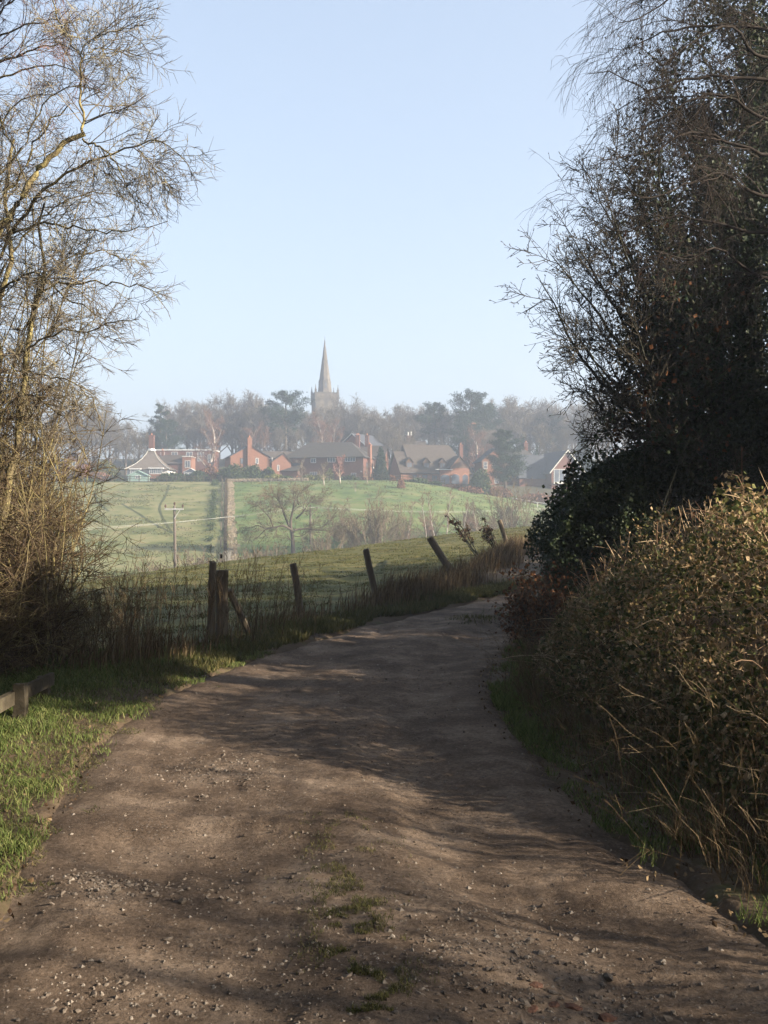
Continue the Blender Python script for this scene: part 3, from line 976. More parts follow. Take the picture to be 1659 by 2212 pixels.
# ------------------------------------------------------------------ bare trees and shrubs from limbs
def make_tree(t, base, limbs, levels, bark, twig, seed, spur=None, limb_name='limb', crown_name='crown', single_limbs=True, limb_sides=7, spur_limbs=False):
    """limbs: list of (points, r0, r1); levels: list of dicts for the twigs grown on them"""
    rg = rngs(seed)
    n = 22
    Ps, Rs = [], []
    for pts, r0, r1 in limbs:
        p = spline(pts, n)
        p[1:-1] += rg.normal(0, 1, (n - 2, 3)) * min(.012, r0)
        r = np.linspace(r0, r1, n)
        Ps.append(p); Rs.append(r)
        if single_limbs:
            A = Acc().tubes(p[None], r[None], limb_sides)
            obj(limb_name, A.mesh(limb_name), bark, t, base)
    P = np.array(Ps); R = np.array(Rs)
    if not single_limbs:
        obj(limb_name, Acc().tubes(P, R, limb_sides).mesh(limb_name), bark, t, base)
    A = Acc()
    tips = []
    if spur_limbs:                                                 # short spurs along the outermost, otherwise bare ends
        p, d, tt, r = spawn(P, R, 16, .7, 1, 45, 15, rg)
        A.tubes(grow(p, d, rg.uniform(.04, .20, len(p)), 3, .15, (0, 0, 0), rg), np.full((len(p), 3), .0022))
    for lv in levels:
        p, d, tt, r = spawn(P, R, lv['k'], lv.get('t0', .15), lv.get('t1', 1), lv['ang'], lv.get('asd', 14), rg, lv.get('up', 0), lv.get('skew', 1))
        L = rg.uniform(lv['L'][0], lv['L'][1], len(p)) * (1 - lv.get('sh', .45) * tt)
        nn = lv.get('n', 5)
        r0 = np.clip(r * lv.get('rr', .55), lv['r'][0], lv['r'][1])
        P = grow(p, d, L, nn, lv.get('w', .12), lv.get('trop', (0, 0, 0)), rg)
        R = taper(r0, nn, lv.get('end', .45))
        A.tubes(P, R, lv.get('s', 3))
        tips.append(P)
    if spur:
        p, d, tt, r = spawn(P, R, spur['k'], .1, 1, spur.get('ang', 50), 18, rg)
        A.tubes(grow(p, d, rg.uniform(*spur['L'], len(p)), 2, 0, (0, 0, 0), rg), np.full((len(p), 2), spur['r']))
    obj(crown_name, A.mesh(crown_name), twig, t, base)
    return Ps, tips


def px(pts, D, jit=0.0, seed=0):
    """limb given by points of the photograph and its distance (a number, or one per point)"""
    Ds = np.broadcast_to(np.asarray(D, float), (len(pts),))
    return np.array([at(a, b, d) for (a, b), d in zip(pts, Ds)])


# the hawthorn at the left
hb = (-3.95, 9.2, gz1(-3.95, 9.2))
ht = thing('hawthorn_tree', 'tall bare hawthorn with lichened limbs reaching over the lane at left', 'tree', hb)
L_ = lambda *p: list(p)
haw = [
    (px([(-70, 1440), (-50, 1200), (-20, 960), (-8, 760), (-20, 610), (-50, 499)], [9.2] * 6), .07, .04),
    (px([(-50, 1440), (-15, 1250), (18, 1050), (45, 900), (67, 708), (81, 657), (93, 590), (91, 505), (96, 438)], [9.0, 9, 9, 9, 8.9, 8.9, 8.9, 8.9, 8.8]), .05, .009),
    (px([(-50, 573), (0, 499), (61, 398), (108, 340), (158, 303), (184, 289)], 8.8), .034, .022),
    (px([(179, 290), (177, 202), (174, 128), (145, 74), (121, 24), (108, -30)], [8.8, 8.8, 8.75, 8.7, 8.6, 8.5]), .013, .005),
    (px([(174, 118), (189, 91), (236, 72), (276, 62), (312, 53)], [8.75, 8.7, 8.6, 8.5, 8.4]), .006, .0025),
    (px([(175, 125), (202, 108), (236, 106), (270, 116), (297, 128)], [8.75, 8.8, 8.9, 9, 9.1]), .006, .0025),
    (px([(-20, 580), (44, 472), (84, 421), (145, 374), (219, 340), (290, 320), (337, 303), (364, 313), (404, 350), (416, 377)], [9, 8.9, 8.8, 8.7, 8.6, 8.5, 8.4, 8.3, 8.2, 8.2]), .018, .0025),
    (px([(290, 320), (310, 335), (340, 375), (365, 420)], [8.5, 8.45, 8.4, 8.4]), .005, .002),
    (px([(179, 300), (222, 323), (256, 357), (273, 404), (288, 430)], [8.8, 8.6, 8.5, 8.4, 8.3]), .010, .003),
    (px([(-40, 505), (24, 404), (54, 364), (74, 310), (108, 268), (150, 225)], [9.4, 9.4, 9.3, 9.3, 9.2, 9.2]), .016, .006),
    (px([(-60, 120), (0, 253), (24, 320), (44, 360), (60, 420)], [9.6, 9.5, 9.4, 9.3, 9.2]), .012, .006),
    (px([(-40, 520), (84, 489), (152, 489), (236, 502), (310, 490), (362, 478)], [9.2, 9, 8.8, 8.7, 8.5, 8.4]), .014, .0025),
    (px([(60, 700), (101, 622), (202, 607), (270, 613), (324, 627), (364, 674)], [8.9, 8.8, 8.6, 8.5, 8.4, 8.3]), .012, .0025),
    (px([(75, 640), (140, 560), (200, 545), (255, 555), (318, 575)], [8.9, 9, 9.1, 9.1, 9.2]), .010, .003),
    (px([(45, 760), (120, 720), (190, 715), (240, 700), (300, 690)], [8.9, 8.7, 8.6, 8.5, 8.4]), .010, .003),
    (px([(30, 800), (90, 810), (140, 820), (190, 850), (215, 900)], [8.9, 8.6, 8.4, 8.3, 8.2]), .010, .003),
    (px([(-30, 660), (60, 590), (140, 640), (210, 680), (270, 750)], [9.4, 9.2, 9.1, 9, 8.9]), .012, .003),
    (px([(-40, 700), (20, 560), (90, 470), (150, 430), (230, 415), (290, 440)], [9.6, 9.5, 9.5, 9.4, 9.3, 9.3]), .014, .003),
    (px([(-50, 420), (40, 330), (90, 230), (150, 190), (210, 195), (240, 215)], [9.8, 9.6, 9.5, 9.4, 9.3, 9.2]), .012, .003),
    (px([(-60, 900), (-20, 700), (20, 560), (10, 420), (30, 300)], [10] * 5), .04, .012),
    (px([(-60, 1000), (40, 860), (110, 880), (160, 930), (190, 1000)], [9.3, 8.9, 8.7, 8.6, 8.5]), .012, .003),
]
LV_HAW = [
    dict(k=14, t0=.06, t1=.82, skew=1.5, ang=48, L=(.35, .95), r=(.0035, .0065), w=.13, trop=(0, -.01, -.01), n=6, sh=.80),
    dict(k=9, ang=42, L=(.14, .42), r=(.0026, .0038), w=.16, trop=(.01, 0, 0), n=4, sh=.45),
    dict(k=4, ang=46, L=(.06, .18), r=(.0022, .0028), w=.18, n=2, sh=.3),
]
make_tree(ht, hb, haw, LV_HAW, M['bark_haw'], M['twig_haw'], 101, spur_limbs=True)

# a second tree whose reddish twigs hang in at the top left
b2 = (-6.4, 12.0, gz1(-6.4, 12.0))
t2 = thing('bare_tree', 'bare tree with reddish twigs showing at the top left corner', 'tree', b2)
lim2 = [(np.array([b2, (-6.5, 12, 2.5), (-6.2, 11.9, 5), (-6.0, 11.8, 8.5)]), .13, .05)]
for q in ([(-160, 250), (-40, 110), (40, 60), (110, 45), (150, 20)], [(-160, 330), (-30, 190), (60, 150), (130, 140), (180, 165)], [(-150, 60), (-20, 10), (60, -30), (130, -90)], [(-150, 420), (-20, 300), (50, 215), (110, 205)], [(-140, 180), (-30, 60), (40, -10), (75, -80)], [(-150, 140), (0, 130), (90, 100), (145, 95)]):
    lim2.append((px(q, np.linspace(11.9, 11.2, len(q))), .022, .004))
make_tree(t2, b2, lim2, [dict(k=11, t0=.2, ang=45, L=(.5, 1.2), r=(.004, .007), w=.12, n=6), dict(k=8, ang=40, L=(.2, .6), r=(.0028, .004), w=.15, n=4), dict(k=4, ang=42, L=(.08, .25), r=(.0022, .0028), w=.15, n=3)], M['bark_haw'], M['twig_red'], 102)

# the dense hedge below them
def thicket(t, base, roots, nst, Ls, lean, levels, bark, twig, seed, r=(.006, .016), stem='stem', sd=.33):
    rg = rngs(seed)
    k = rg.integers(0, len(roots), nst)
    P0 = np.asarray(roots, float)[k] + rg.normal(0, .12, (nst, 3)) * (1, 1, 0)
    d0 = np.stack([rg.normal(lean[0], sd, nst), rg.normal(lean[1], sd * .9, nst), np.full(nst, 1.0)], 1)
    P = grow(P0, d0, rg.uniform(*Ls, nst), 10, .10, (lean[0] * .05, lean[1] * .05, .01), rg)
    off = P[:, :, 0] - P[:, :1, 0]                                  # stems that sprawl are drawn back towards the rest
    P[:, :, 0] = P[:, :1, 0] + np.where(np.abs(off[:, -1:]) > .22 * Ls[1], off * .3, off)
    R = taper(rg.uniform(*r, nst), 10, .3)
    obj(stem, Acc().tubes(P, R, 4).mesh(stem), bark, t, base)
    A = Acc()
    for lv in levels:
        p, d, tt, rr = spawn(P, R, lv['k'], lv.get('t0', .12), 1, lv['ang'], lv.get('asd', 16), rg)
        L = rg.uniform(*lv['L'], len(p)) * (1 - lv.get('sh', .3) * tt)
        P = grow(p, d, L, lv.get('n', 5), lv.get('w', .14), lv.get('trop', (0, 0, 0)), rg)
        R = taper(np.clip(rr * .6, *lv['r']), lv.get('n', 5), .5)
        A.tubes(P, R)
    obj('twigs', A.mesh('twigs'), twig, t, base)
    return P


def roots_line(pts, n, sd, rg):
    q = resample(np.asarray(pts, float), n) + rg.normal(0, sd, (n, 2))
    return np.c_[q, gz(q[:, 0], q[:, 1]) - .03]


rg = rngs(9)
M['twig_hedge'] = ramp_mat('hedge_twigs', [(.3, (.05, .036, .026)), (.55, (.12, .085, .052)), (.75, (.21, .18, .08))], 1.3, island=.45, rough=.9)
hedge = thing('hedge', 'dense tangled leafless hedge beneath the hawthorn at the left edge', 'hedge', (-3.9, 9.4, gz1(-3.9, 9.4)))
thicket(hedge, hedge.location, roots_line([(-4.7, 7.6), (-4.2, 8.3), (-3.85, 9.0), (-3.65, 9.5), (-3.55, 10.1)], 60, .14, rg), 290, (1.2, 3.1), (.0, -.05), [dict(k=13, ang=50, L=(.2, .6), r=(.0035, .006), n=4, t0=.03), dict(k=7, ang=45, L=(.14, .36), r=(.0034, .0044), n=2), dict(k=1, ang=45, L=(.08, .2), r=(.0024, .003), n=2)], M['bark_haw'], M['twig_hedge'], 103)
tall = thing('hedge', 'tall pale sunlit hedge stems rising beside the hawthorn at the left edge', 'hedge', (-3.9, 9.2, gz1(-3.9, 9.2)))
thicket(tall, tall.location, roots_line([(-4.2, 8.4), (-3.95, 9.1), (-3.85, 9.9)], 40, .10, rg), 70, (2.4, 5.0), (-.05, -.03), [dict(k=22, ang=48, L=(.25, .7), r=(.0035, .006), n=4, t0=.15, sh=.5), dict(k=8, ang=45, L=(.12, .36), r=(.003, .004), n=2)], M['bark_haw'], M['twig_haw'], 118, r=(.01, .02), sd=.06)
hedge2 = thing('hedge', 'thinner run of leafless hedge behind the rail fence end', 'hedge', (-4.9, 11.6, gz1(-4.9, 11.6)))
thicket(hedge2, hedge2.location, roots_line([(-6.6, 11.0), (-5.2, 11.8), (-4.3, 12.4)], 40, .2, rg), 60, (1.2, 3.3), (.06, -.03), [dict(k=12, ang=48, L=(.35, .9), r=(.0035, .006), n=4, t0=.1), dict(k=8, ang=45, L=(.15, .45), r=(.0032, .004), n=3)], M['bark_haw'], M['twig_hedge'], 104)
# low scrub at the hedge foot running on towards the gatepost
scr = thing('scrub', 'low brown scrub at the foot of the left hedge before the pasture', 'scrub', (-3.3, 10.4, gz1(-3.3, 10.4)))
thicket(scr, scr.location, roots_line([(-4.1, 9.3), (-3.4, 10.0), (-3.0, 10.9), (-2.5, 11.7)], 60, .14, rg), 90, (.35, .95), (.05, 0), [dict(k=7, ang=45, L=(.12, .4), r=(.0025, .004), n=4, t0=.15), dict(k=5, ang=45, L=(.05, .16), r=(.002, .0026), n=3)], M['dry'], M['dry'], 105, r=(.004, .008))

# ------------------------------------------------------------------ bramble hedge in the sun, right
rg = rngs(21)
bb = (2.6, 7.2, gz1(2.6, 7.2))
br = thing('bramble_hedge', 'sunlit mound of bramble with green and brown leaves, right of the lane', 'hedge', bb)
def bramble_pts(n, inset=(0, .34)):
    y = 3.9 + 7.2 * rg.random(n)
    x = 1.35 + rg.random(n) ** 1.2 * 3.6
    B = bramble_h(x, y)
    z0 = gz(x, y)
    ok = B > .06
    x, y, B, z0 = x[ok], y[ok], B[ok], z0[ok]
    lump = .30 * fbm(x / .55, y / .55, 40, 3) * 2
    ztop = (z0 - .55 * B) + B * (1 + lump)
    ztop = np.maximum(ztop, z0 + .03)
    z = ztop - rg.random(len(x)) ** 1.5 * np.minimum(inset[1], ztop - z0)
    return np.stack([x, y, z], 1)


e = .05
def bnormal(P):
    hx = (bramble_h(P[:, 0] + e, P[:, 1]) - bramble_h(P[:, 0] - e, P[:, 1])) / (2 * e)
    hy = (bramble_h(P[:, 0], P[:, 1] + e) - bramble_h(P[:, 0], P[:, 1] - e)) / (2 * e)
    return norm(np.stack([-hx, -hy, np.ones(len(P))], 1))


def bramble_surface(n):
    """points weighted towards the steep faces"""
    P = bramble_pts(n)
    nr = bnormal(P)
    k = rg.random(len(P)) < np.clip(.42 / np.maximum(nr[:, 2], .14), .2, 1)
    return P[k], nr[k]


P, nr = bramble_surface(150000)
V, T = leaves(P + nr * rg.uniform(-.05, .06, (len(P), 1)), np.clip(rg.lognormal(-3.5, .38, len(P)), .012, .052), rg, .8, droop=.25, nrm=nr * .7)
obj('leaves', make_mesh('leaves', V, None, T), M['bramble'], br, bb)
P, nr = bramble_surface(9000)
P = P[:5600]; nr = nr[:5600]
d0 = norm(nr * .55 + rg.normal(0, .75, P.shape) + np.array([-.1, -.05, .25]))
Pc = grow(P - nr * .16, d0, rg.uniform(.12, .42, len(P)), 4, .2, (-.02, -.01, -.09), rg)
obj('canes', Acc().tubes(Pc, taper(rg.uniform(.002, .0036, len(P)), 4, .5)).mesh('canes'), M['cane'], br, bb)
Pw = grow(P[:170] - nr[:170] * .10, norm(nr[:170] * .25 + rg.normal(0, .7, (170, 3)) + np.array([-.05, -.05, .35])), rg.uniform(.3, .7, 170), 7, .12, (-.03, -.02, -.12), rg)
obj('woody_canes', Acc().tubes(Pw, taper(rg.uniform(.0028, .005, 170), 7, .5), 4).mesh('woody_canes'), M['cane'], br, bb, kind='stuff')
# cut sticks and shoots standing up along its crest
crest = np.array([(3.2, 5.6), (2.7, 6.4), (2.45, 7.2), (2.35, 8), (2.25, 8.8), (2.2, 9.5), (2.15, 10.1)])
q = resample(crest, 320) + rg.normal(0, .22, (320, 2))
P0 = np.c_[q, gz(q[:, 0], q[:, 1]) + .40 * bramble_h(q[:, 0], q[:, 1])]
P = grow(P0, np.stack([rg.normal(-.15, .5, 320), rg.normal(-.1, .4, 320), np.full(320, 1.)], 1), rg.uniform(.08, .28, 320), 4, .10, (0, 0, 0), rg)
obj('shoots', Acc().tubes(P, taper(rg.uniform(.0025, .006, 320), 4, .6), 3).mesh('shoots'), M['cane'], br, bb, kind='stuff')

# dead stalks of tall grass leaning over the right verge
def stalks(name, n, xr, yr, h, lean, r0, mat, seed, bend=.05):
    g_ = rngs(seed)
    y = g_.uniform(*yr, n); x = np.interp(y, RR[:, 1], RR[:, 0]) + g_.uniform(*xr, n)
    P0 = np.stack([x, y, gz(x, y) - .02], 1)
    d0 = np.stack([g_.normal(lean[0], .42, n), g_.normal(lean[1], .35, n), np.full(n, 1.0)], 1)
    P = grow(P0, d0, g_.uniform(*h, n), 8, .05, (lean[0] * bend, lean[1] * bend, -.05), g_)
    A = Acc().tubes(P, taper(g_.uniform(.6, 1.2, n) * r0, 8, .4))
    p, d, t, r = spawn(P, np.full((n, 8), r0), 3, .5, 1, 24, 8, g_)
    A.tubes(grow(p, d, g_.uniform(.08, .25, len(p)), 4, .1, (0, 0, -.05), g_), np.full((len(p), 4), r0 * .45))
    tag(obj(name, A.mesh(name), mat), kind='stuff')


stalks('dead_stalks', 80, (.5, 1.0), (4.3, 6.6), (.2, .62), (-.2, -.1), .0018, M['stalk'], 61)
stalks('dead_stalks', 9, (.5, .85), (4.3, 6.0), (.4, .7), (-.7, -.05), .0018, M['stalk'], 62, .10)
stalks('dead_weeds', 300, (.1, .8), (4.3, 12.5), (.2, .55), (-.12, -.05), .0026, M['dry'], 63)
n = 16000
y = rg.uniform(4.0, 11.5, n); x = np.interp(y, RR[:, 1], RR[:, 0]) + .25 + rg.random(n) * .95
k = rg.random(n) < np.clip(.3 + 1.2 * vnoise(x / .3, y / .3, 90), .05, 1)
turf('dry_grass', x[k], y[k], rg.uniform(.08, .26, k.sum()), .0042, .9, M['dry'], 64, lean=(-.25, -.05))

# ------------------------------------------------------------------ ivy hedge, beech scrub, oak and birch at the right
def leaf_cloud(P, size, mat, t, base, seed, name='leaves', aspect=.85, droop=.3):
    g_ = rngs(seed)
    V, T = leaves(P, g_.uniform(size[0], size[1], len(P)), g_, aspect, droop=droop)
    return obj(name, make_mesh(name, V, None, T), mat, t, base)


rg = rngs(31)
ib = (4.2, 14.2, gz1(4.2, 14.2))
ih = thing('ivy_hedge', 'dark ivy-covered hedge in shadow behind the sunlit bramble', 'hedge', ib)
def ivy_top(x): return np.interp(x, [2.15, 2.35, 2.7, 3.1, 3.8, 5.0, 7.5, 9], [1.0, 1.5, 1.85, 2.2, 2.5, 2.9, 3.2, 3.0])
stem_roots = roots_line([(2.6, 13.4), (3.4, 13.6), (4.6, 14.0), (6.5, 14.6), (8.5, 15)], 50, .2, rg)
lastP = thicket(ih, ib, stem_roots, 36, (1.4, 3.0), (-.05, -.05), [dict(k=9, ang=48, L=(.3, .8), r=(.004, .008), n=5), dict(k=7, ang=45, L=(.15, .4), r=(.003, .004), n=4)], M['bark_oak'], M['twig_oak'], 106)
n = 75000
x = 2.15 + 6.6 * rg.random(n) ** 1.35
tt = rg.random(n)
zt = ivy_top(x) + .30 * fbm(x / .45, rg.uniform(0, .6, n), 51, 3) * 2
z = gz(x, np.full(n, 13.0)) + .05 + tt ** .7 * (zt - .05)
lump = .30 * fbm(x / .6, z / .6, 52, 3) * 2
y = 12.75 + .10 * (x - 2.1) + lump + rg.exponential(.30, n) * (1 if True else 0)
top = rg.random(n) < .18
y = np.where(top, 12.7 + rg.random(n) * 2.6, y); z = np.where(top, gz(x, y) + zt - rg.exponential(.12, n), z)
leaf_cloud(np.stack([x, y, z], 1), (.032, .062), M['ivy'], ih, ib, 107)
# an inner filling of twigs and ivy so that the hedge is as thick as it looks
n = 26000
x = 2.5 + 6 * rg.random(n); y = 13.2 + 2.2 * rg.random(n); z = gz(x, y) + rg.random(n) * (ivy_top(x) - .1)
leaf_cloud(np.stack([x, y, z], 1), (.07, .12), M['ivy'], ih, ib, 108, name='inner_leaves')
# long ivy shoots standing free at its end
S = [[(1330, 1010), (1290, 965), (1318, 920), (1330, 880)], [(1245, 1060), (1238, 1020), (1255, 995), (1282, 985)], [(1215, 1110), (1200, 1085), (1192, 1078)], [(1220, 1060), (1228, 1040), (1240, 1010)]]
lp = []
for q in S:
    p = spline(px(q, 12.7), 14); obj('shoot', Acc().tubes(p[None], np.linspace(.009, .004, 14)[None], 4).mesh('shoot'), M['twig_oak'], ih, ib)
    lp.append(np.repeat(p, 7, 0) + rg.normal(0, .05, (14 * 7, 3)))
leaf_cloud(np.concatenate(lp), (.04, .075), M['ivy'], ih, ib, 109, name='shoot_leaves')

sb_ = (2.1, 12.4, gz1(2.1, 12.4))
bs_ = thing('beech_scrub', 'low scrub with withered red-brown leaves where the lane bends right', 'scrub', sb_)
P = thicket(bs_, sb_, roots_line([(1.75, 11.2), (2.0, 12.2), (2.35, 13.0), (2.9, 13.6)], 30, .14, rg), 80, (.4, 1.05), (-.12, -.05), [dict(k=8, ang=45, L=(.15, .4), r=(.003, .004), n=4), dict(k=4, ang=45, L=(.06, .2), r=(.0025, .003), n=3)], M['bark_oak'], M['twig_oak'], 110, r=(.004, .009))
q = P[:, 1:].reshape(-1, 3); q = q[rg.random(len(q)) < .75]
leaf_cloud(q + rg.normal(0, .02, q.shape), (.03, .06), M['brown_leaf'], bs_, sb_, 111)

# oak
ob = (5.6, 14.6, gz1(5.6, 14.6))
ot = thing('oak_tree', 'dark bare oak with ivy on its limbs spreading from the right edge', 'tree', ob)
trunk_pts = np.array([(5.6, 14.6, ob[2] - .2), (5.5, 14.6, 1.6), (5.35, 14.5, 3.2), (5.3, 14.4, 5.0), (5.4, 14.3, 7.0), (5.6, 14.2, 9.0), (5.7, 14.2, 10.6)])
tr = spline(trunk_pts, 16)
obj('trunk', Acc().tubes(tr[None], np.linspace(.26, .05, 16)[None], 10).mesh('trunk'), M['bark_oak'], ot, ob)
oak = []
ends = [((1290, 872), 2.0, .10, 12.2), ((1268, 930), 1.7, .02, 13.2), ((1218, 800), 2.3, .12, 13), ((1185, 690), 2.5, .16, 13.6), ((1132, 592), 2.7, .2, 13.0), ((1160, 548), 3.0, .2, 12.6), ((1196, 492), 3.3, .2, 13.6), ((1243, 380), 3.5, .2, 13.2), ((1275, 420), 3.2, .2, 12.4), ((1305, 330), 3.8, .2, 12.8), ((1360, 300), 4.1, .15, 13.4), ((1420, 270), 4.4, .15, 12.6), ((1500, 240), 4.8, .1, 13.8), ((1235, 745), 2.2, .14, 12.0), ((1330, 640), 2.9, .2, 11.8), ((1400, 480), 3.6, .2, 11.9), ((1250, 600), 2.6, .18, 14.6), ((1300, 500), 3.0, .18, 15.0), ((1380, 820), 1.9, .1, 11.8), ((1450, 620), 3.0, .15, 11.9), ((1560, 330), 4.8, .1, 12.5), ((1640, 220), 5.5, .1, 13.0), ((1440, 180), 5.6, .1, 13.2), ((1500, 90), 6.4, .08, 12.8), ((1560, 40), 7.2, .05, 13.4), ((1420, 120), 5.9, .1, 14.2), ((1600, -30), 8.0, .05, 13.0), ((1520, -60), 8.2, .04, 13.8), ((1640, 120), 6.6, .08, 12.6)]
g_ = rngs(113)
for (a, b) in zip(ends[2:12], ends[3:13]):
    ends = ends + [(((a[0][0] + b[0][0]) / 2 + 45 + g_.uniform(0, 90), (a[0][1] + b[0][1]) / 2), (a[1] + b[1]) / 2, a[2], 12.2 + g_.uniform(0, 3.2))]
for (ex, ey), zs, sag, De in ends:
    e_ = at(ex + 28 * (1 - sstep(1250, 1450, ex)), ey, De)
    s_ = np.array([np.interp(zs, tr[:, 2], tr[:, 0]), np.interp(zs, tr[:, 2], tr[:, 1]), zs])
    v = e_ - s_
    Ln = np.linalg.norm(v)
    m1 = s_ + v * .33 + np.array([0, 0, -sag * Ln * .8]) + g_.normal(0, .12, 3)
    m2 = s_ + v * .68 + np.array([0, 0, -sag * Ln * .75]) + g_.normal(0, .12, 3)
    oak.append((np.array([s_, m1, m2, e_]), .055 * min(1.2, Ln / 4), .004))
oP, oT = make_tree(ot, ob, oak, [
    dict(k=13, t0=.2, ang=40, L=(.6, 1.4), r=(.007, .016), w=.11, trop=(-.01, 0, .05), n=5, sh=.65),
    dict(k=8, t0=.2, ang=42, L=(.22, .62), r=(.005, .007), w=.12, trop=(-.02, 0, .05), n=4, sh=.3),
    dict(k=3, t0=.25, ang=42, L=(.08, .24), r=(.0046, .0056), w=.12, trop=(0, 0, .06), n=2, sh=.2)],
    M['bark_oak'], M['twig_oak'], 112, spur=dict(k=1, L=(.02, .05), r=.0055, ang=35))
# ivy on the inner limbs, thinning outwards; withered leaves caught near the trunk
iv = []
for p in oP:
    f = np.repeat(p[:15], 60, 0); w = np.repeat(np.linspace(1, .25, 15), 60)
    k = g_.random(len(f)) < w
    iv.append(f[k] + g_.normal(0, 1, (k.sum(), 3)) * (.16 * w[k, None] + .03))
q = oT[0].reshape(-1, 3); q = q[(q[:, 0] > 3.3)]
q = q[g_.random(len(q)) < .9]; q = np.repeat(q, 9, 0) + g_.normal(0, .10, (len(q) * 9, 3))
iv.append(q)
leaf_cloud(np.concatenate(iv), (.035, .075), M['ivy'], ot, ob, 114, name='ivy')
q = oT[1].reshape(-1, 3); q = q[(q[:, 0] > 3.0) & (q[:, 2] < 5.2)]
q = q[g_.random(len(q)) < .10]
leaf_cloud(q + g_.normal(0, .05, q.shape), (.05, .10), M['brown_leaf'], ot, ob, 115, name='leaves', droop=1.0)

# birch with hanging twigs at the top right
cb = (4.6, 9.6, gz1(4.6, 9.6))
ct = thing('birch_tree', 'birch with drooping fine twigs and catkins at the top right corner', 'tree', cb)
ctr = spline(np.array([(4.6, 9.6, cb[2] - .2), (4.5, 9.6, 2.5), (4.45, 9.5, 5.0), (4.5, 9.4, 7.5), (4.6, 9.3, 10)]), 16)
obj('trunk', Acc().tubes(ctr[None], np.linspace(.14, .03, 16)[None], 9).mesh('trunk'), M['bark_birch'], ct, cb)
bl = []
for q, z0 in (([(1640, 170), (1500, 165), (1400, 195), (1290, 158), (1236, 160)], 5.6), ([(1640, 60), (1450, 66), (1345, 108), (1288, 104)], 6.0), ([(1640, 330), (1500, 285), (1400, 330), (1275, 345)], 4.9), ([(1640, 500), (1450, 470), (1335, 500), (1238, 470), (1228, 450)], 4.2), ([(1640, -40), (1500, -30), (1400, 30), (1310, 50)], 6.4), ([(1640, 250), (1540, 200), (1440, 250), (1345, 290), (1300, 300)], 5.2), ([(1640, 420), (1560, 370), (1480, 400), (1390, 430), (1330, 400)], 4.6), ([(1650, 600), (1560, 540), (1480, 560), (1400, 540)], 4.0), ([(1640, -120), (1540, -110), (1440, -60), (1380, -20)], 7.0), ([(1650, 130), (1580, 60), (1500, 90), (1430, 140)], 6.2)):
    s_ = np.array([np.interp(z0, ctr[:, 2], ctr[:, 0]), np.interp(z0, ctr[:, 2], ctr[:, 1]), z0])
    p = np.concatenate([[s_], px([(a_ + 32 * (1 - sstep(1250, 1450, a_)), b_) for a_, b_ in q], np.linspace(9.3, 8.7 + g_.uniform(-.5, .5), len(q)))])
    bl.append((p, .024, .0028))
bP, bT = make_tree(ct, cb, bl, [
    dict(k=13, t0=.25, ang=38, L=(.35, .9), r=(.003, .006), w=.10, trop=(-.04, 0, -.02), n=6, sh=.3),
    dict(k=11, t0=.12, ang=50, L=(.25, .80), r=(.0020, .0028), w=.08, trop=(0, 0, -.24), n=5, sh=.2),
    dict(k=2, t0=.3, ang=30, L=(.1, .3), r=(.0016, .0020), w=.08, trop=(0, 0, -.3), n=3, sh=.2)],
    M['bark_birch'], M['twig_birch'], 116)
q = bT[0].reshape(-1, 3); q = q[g_.random(len(q)) < .2]; q = np.repeat(q, 3, 0) + g_.normal(0, .018, (len(q) * 3, 3))
leaf_cloud(q, (.014, .034), M['ivy'], ct, cb, 117, name='catkins', aspect=.6, droop=1.5)['kind'] = 'stuff'

# trees of the hedgerow on the right, beyond the frame's edge and behind the oak: their shade falls over the lane
def hedge_tree(label, x, y, h, seed, spread=.45, kl=9, lv=None, group=None):
    b = (x, y, gz1(x, y))
    t = thing('bare_tree', label, 'tree', b, group=group)
    g_ = rngs(seed)
    tp = np.array([(x, y, b[2] - .2), (x + g_.normal(0, .1), y, h * .35), (x + g_.normal(0, .2), y + g_.normal(0, .2), h * .7), (x + g_.normal(0, .3), y, h)])
    trk = spline(tp, 14)
    R = np.linspace(.02 * h, .012, 14)
    obj('trunk', Acc().tubes(trk[None], R[None], 8).mesh('trunk'), M['bark_oak'], t, b)
    lm = []
    for k in range(kl):
        z = g_.uniform(.18, .85); s_ = np.array([np.interp(z, np.linspace(0, 1, 14), trk[:, c]) for c in range(3)])
        a = k * 2.4 + g_.normal(0, .3); Ln = h * spread * (1.1 - .6 * z) * g_.uniform(.8, 1.15)
        e_ = s_ + np.array([math.cos(a), math.sin(a), g_.uniform(.35, .9)]) * Ln
        m_ = (s_ + e_) / 2 - np.array([0, 0, .12 * Ln])
        lm.append((np.array([s_, m_, e_]), .0075 * h * (1 - .5 * z), .006))
    make_tree(t, b, lm, lv or [dict(k=9, t0=.2, ang=42, L=(.5, 1.3), r=(.006, .012), w=.1, trop=(0, 0, .04), n=5), dict(k=7, ang=42, L=(.2, .6), r=(.004, .006), w=.12, n=4), dict(k=3, ang=40, L=(.1, .3), r=(.0035, .004), n=3)], M['bark_oak'], M['twig_oak'], seed + 1, single_limbs=False)


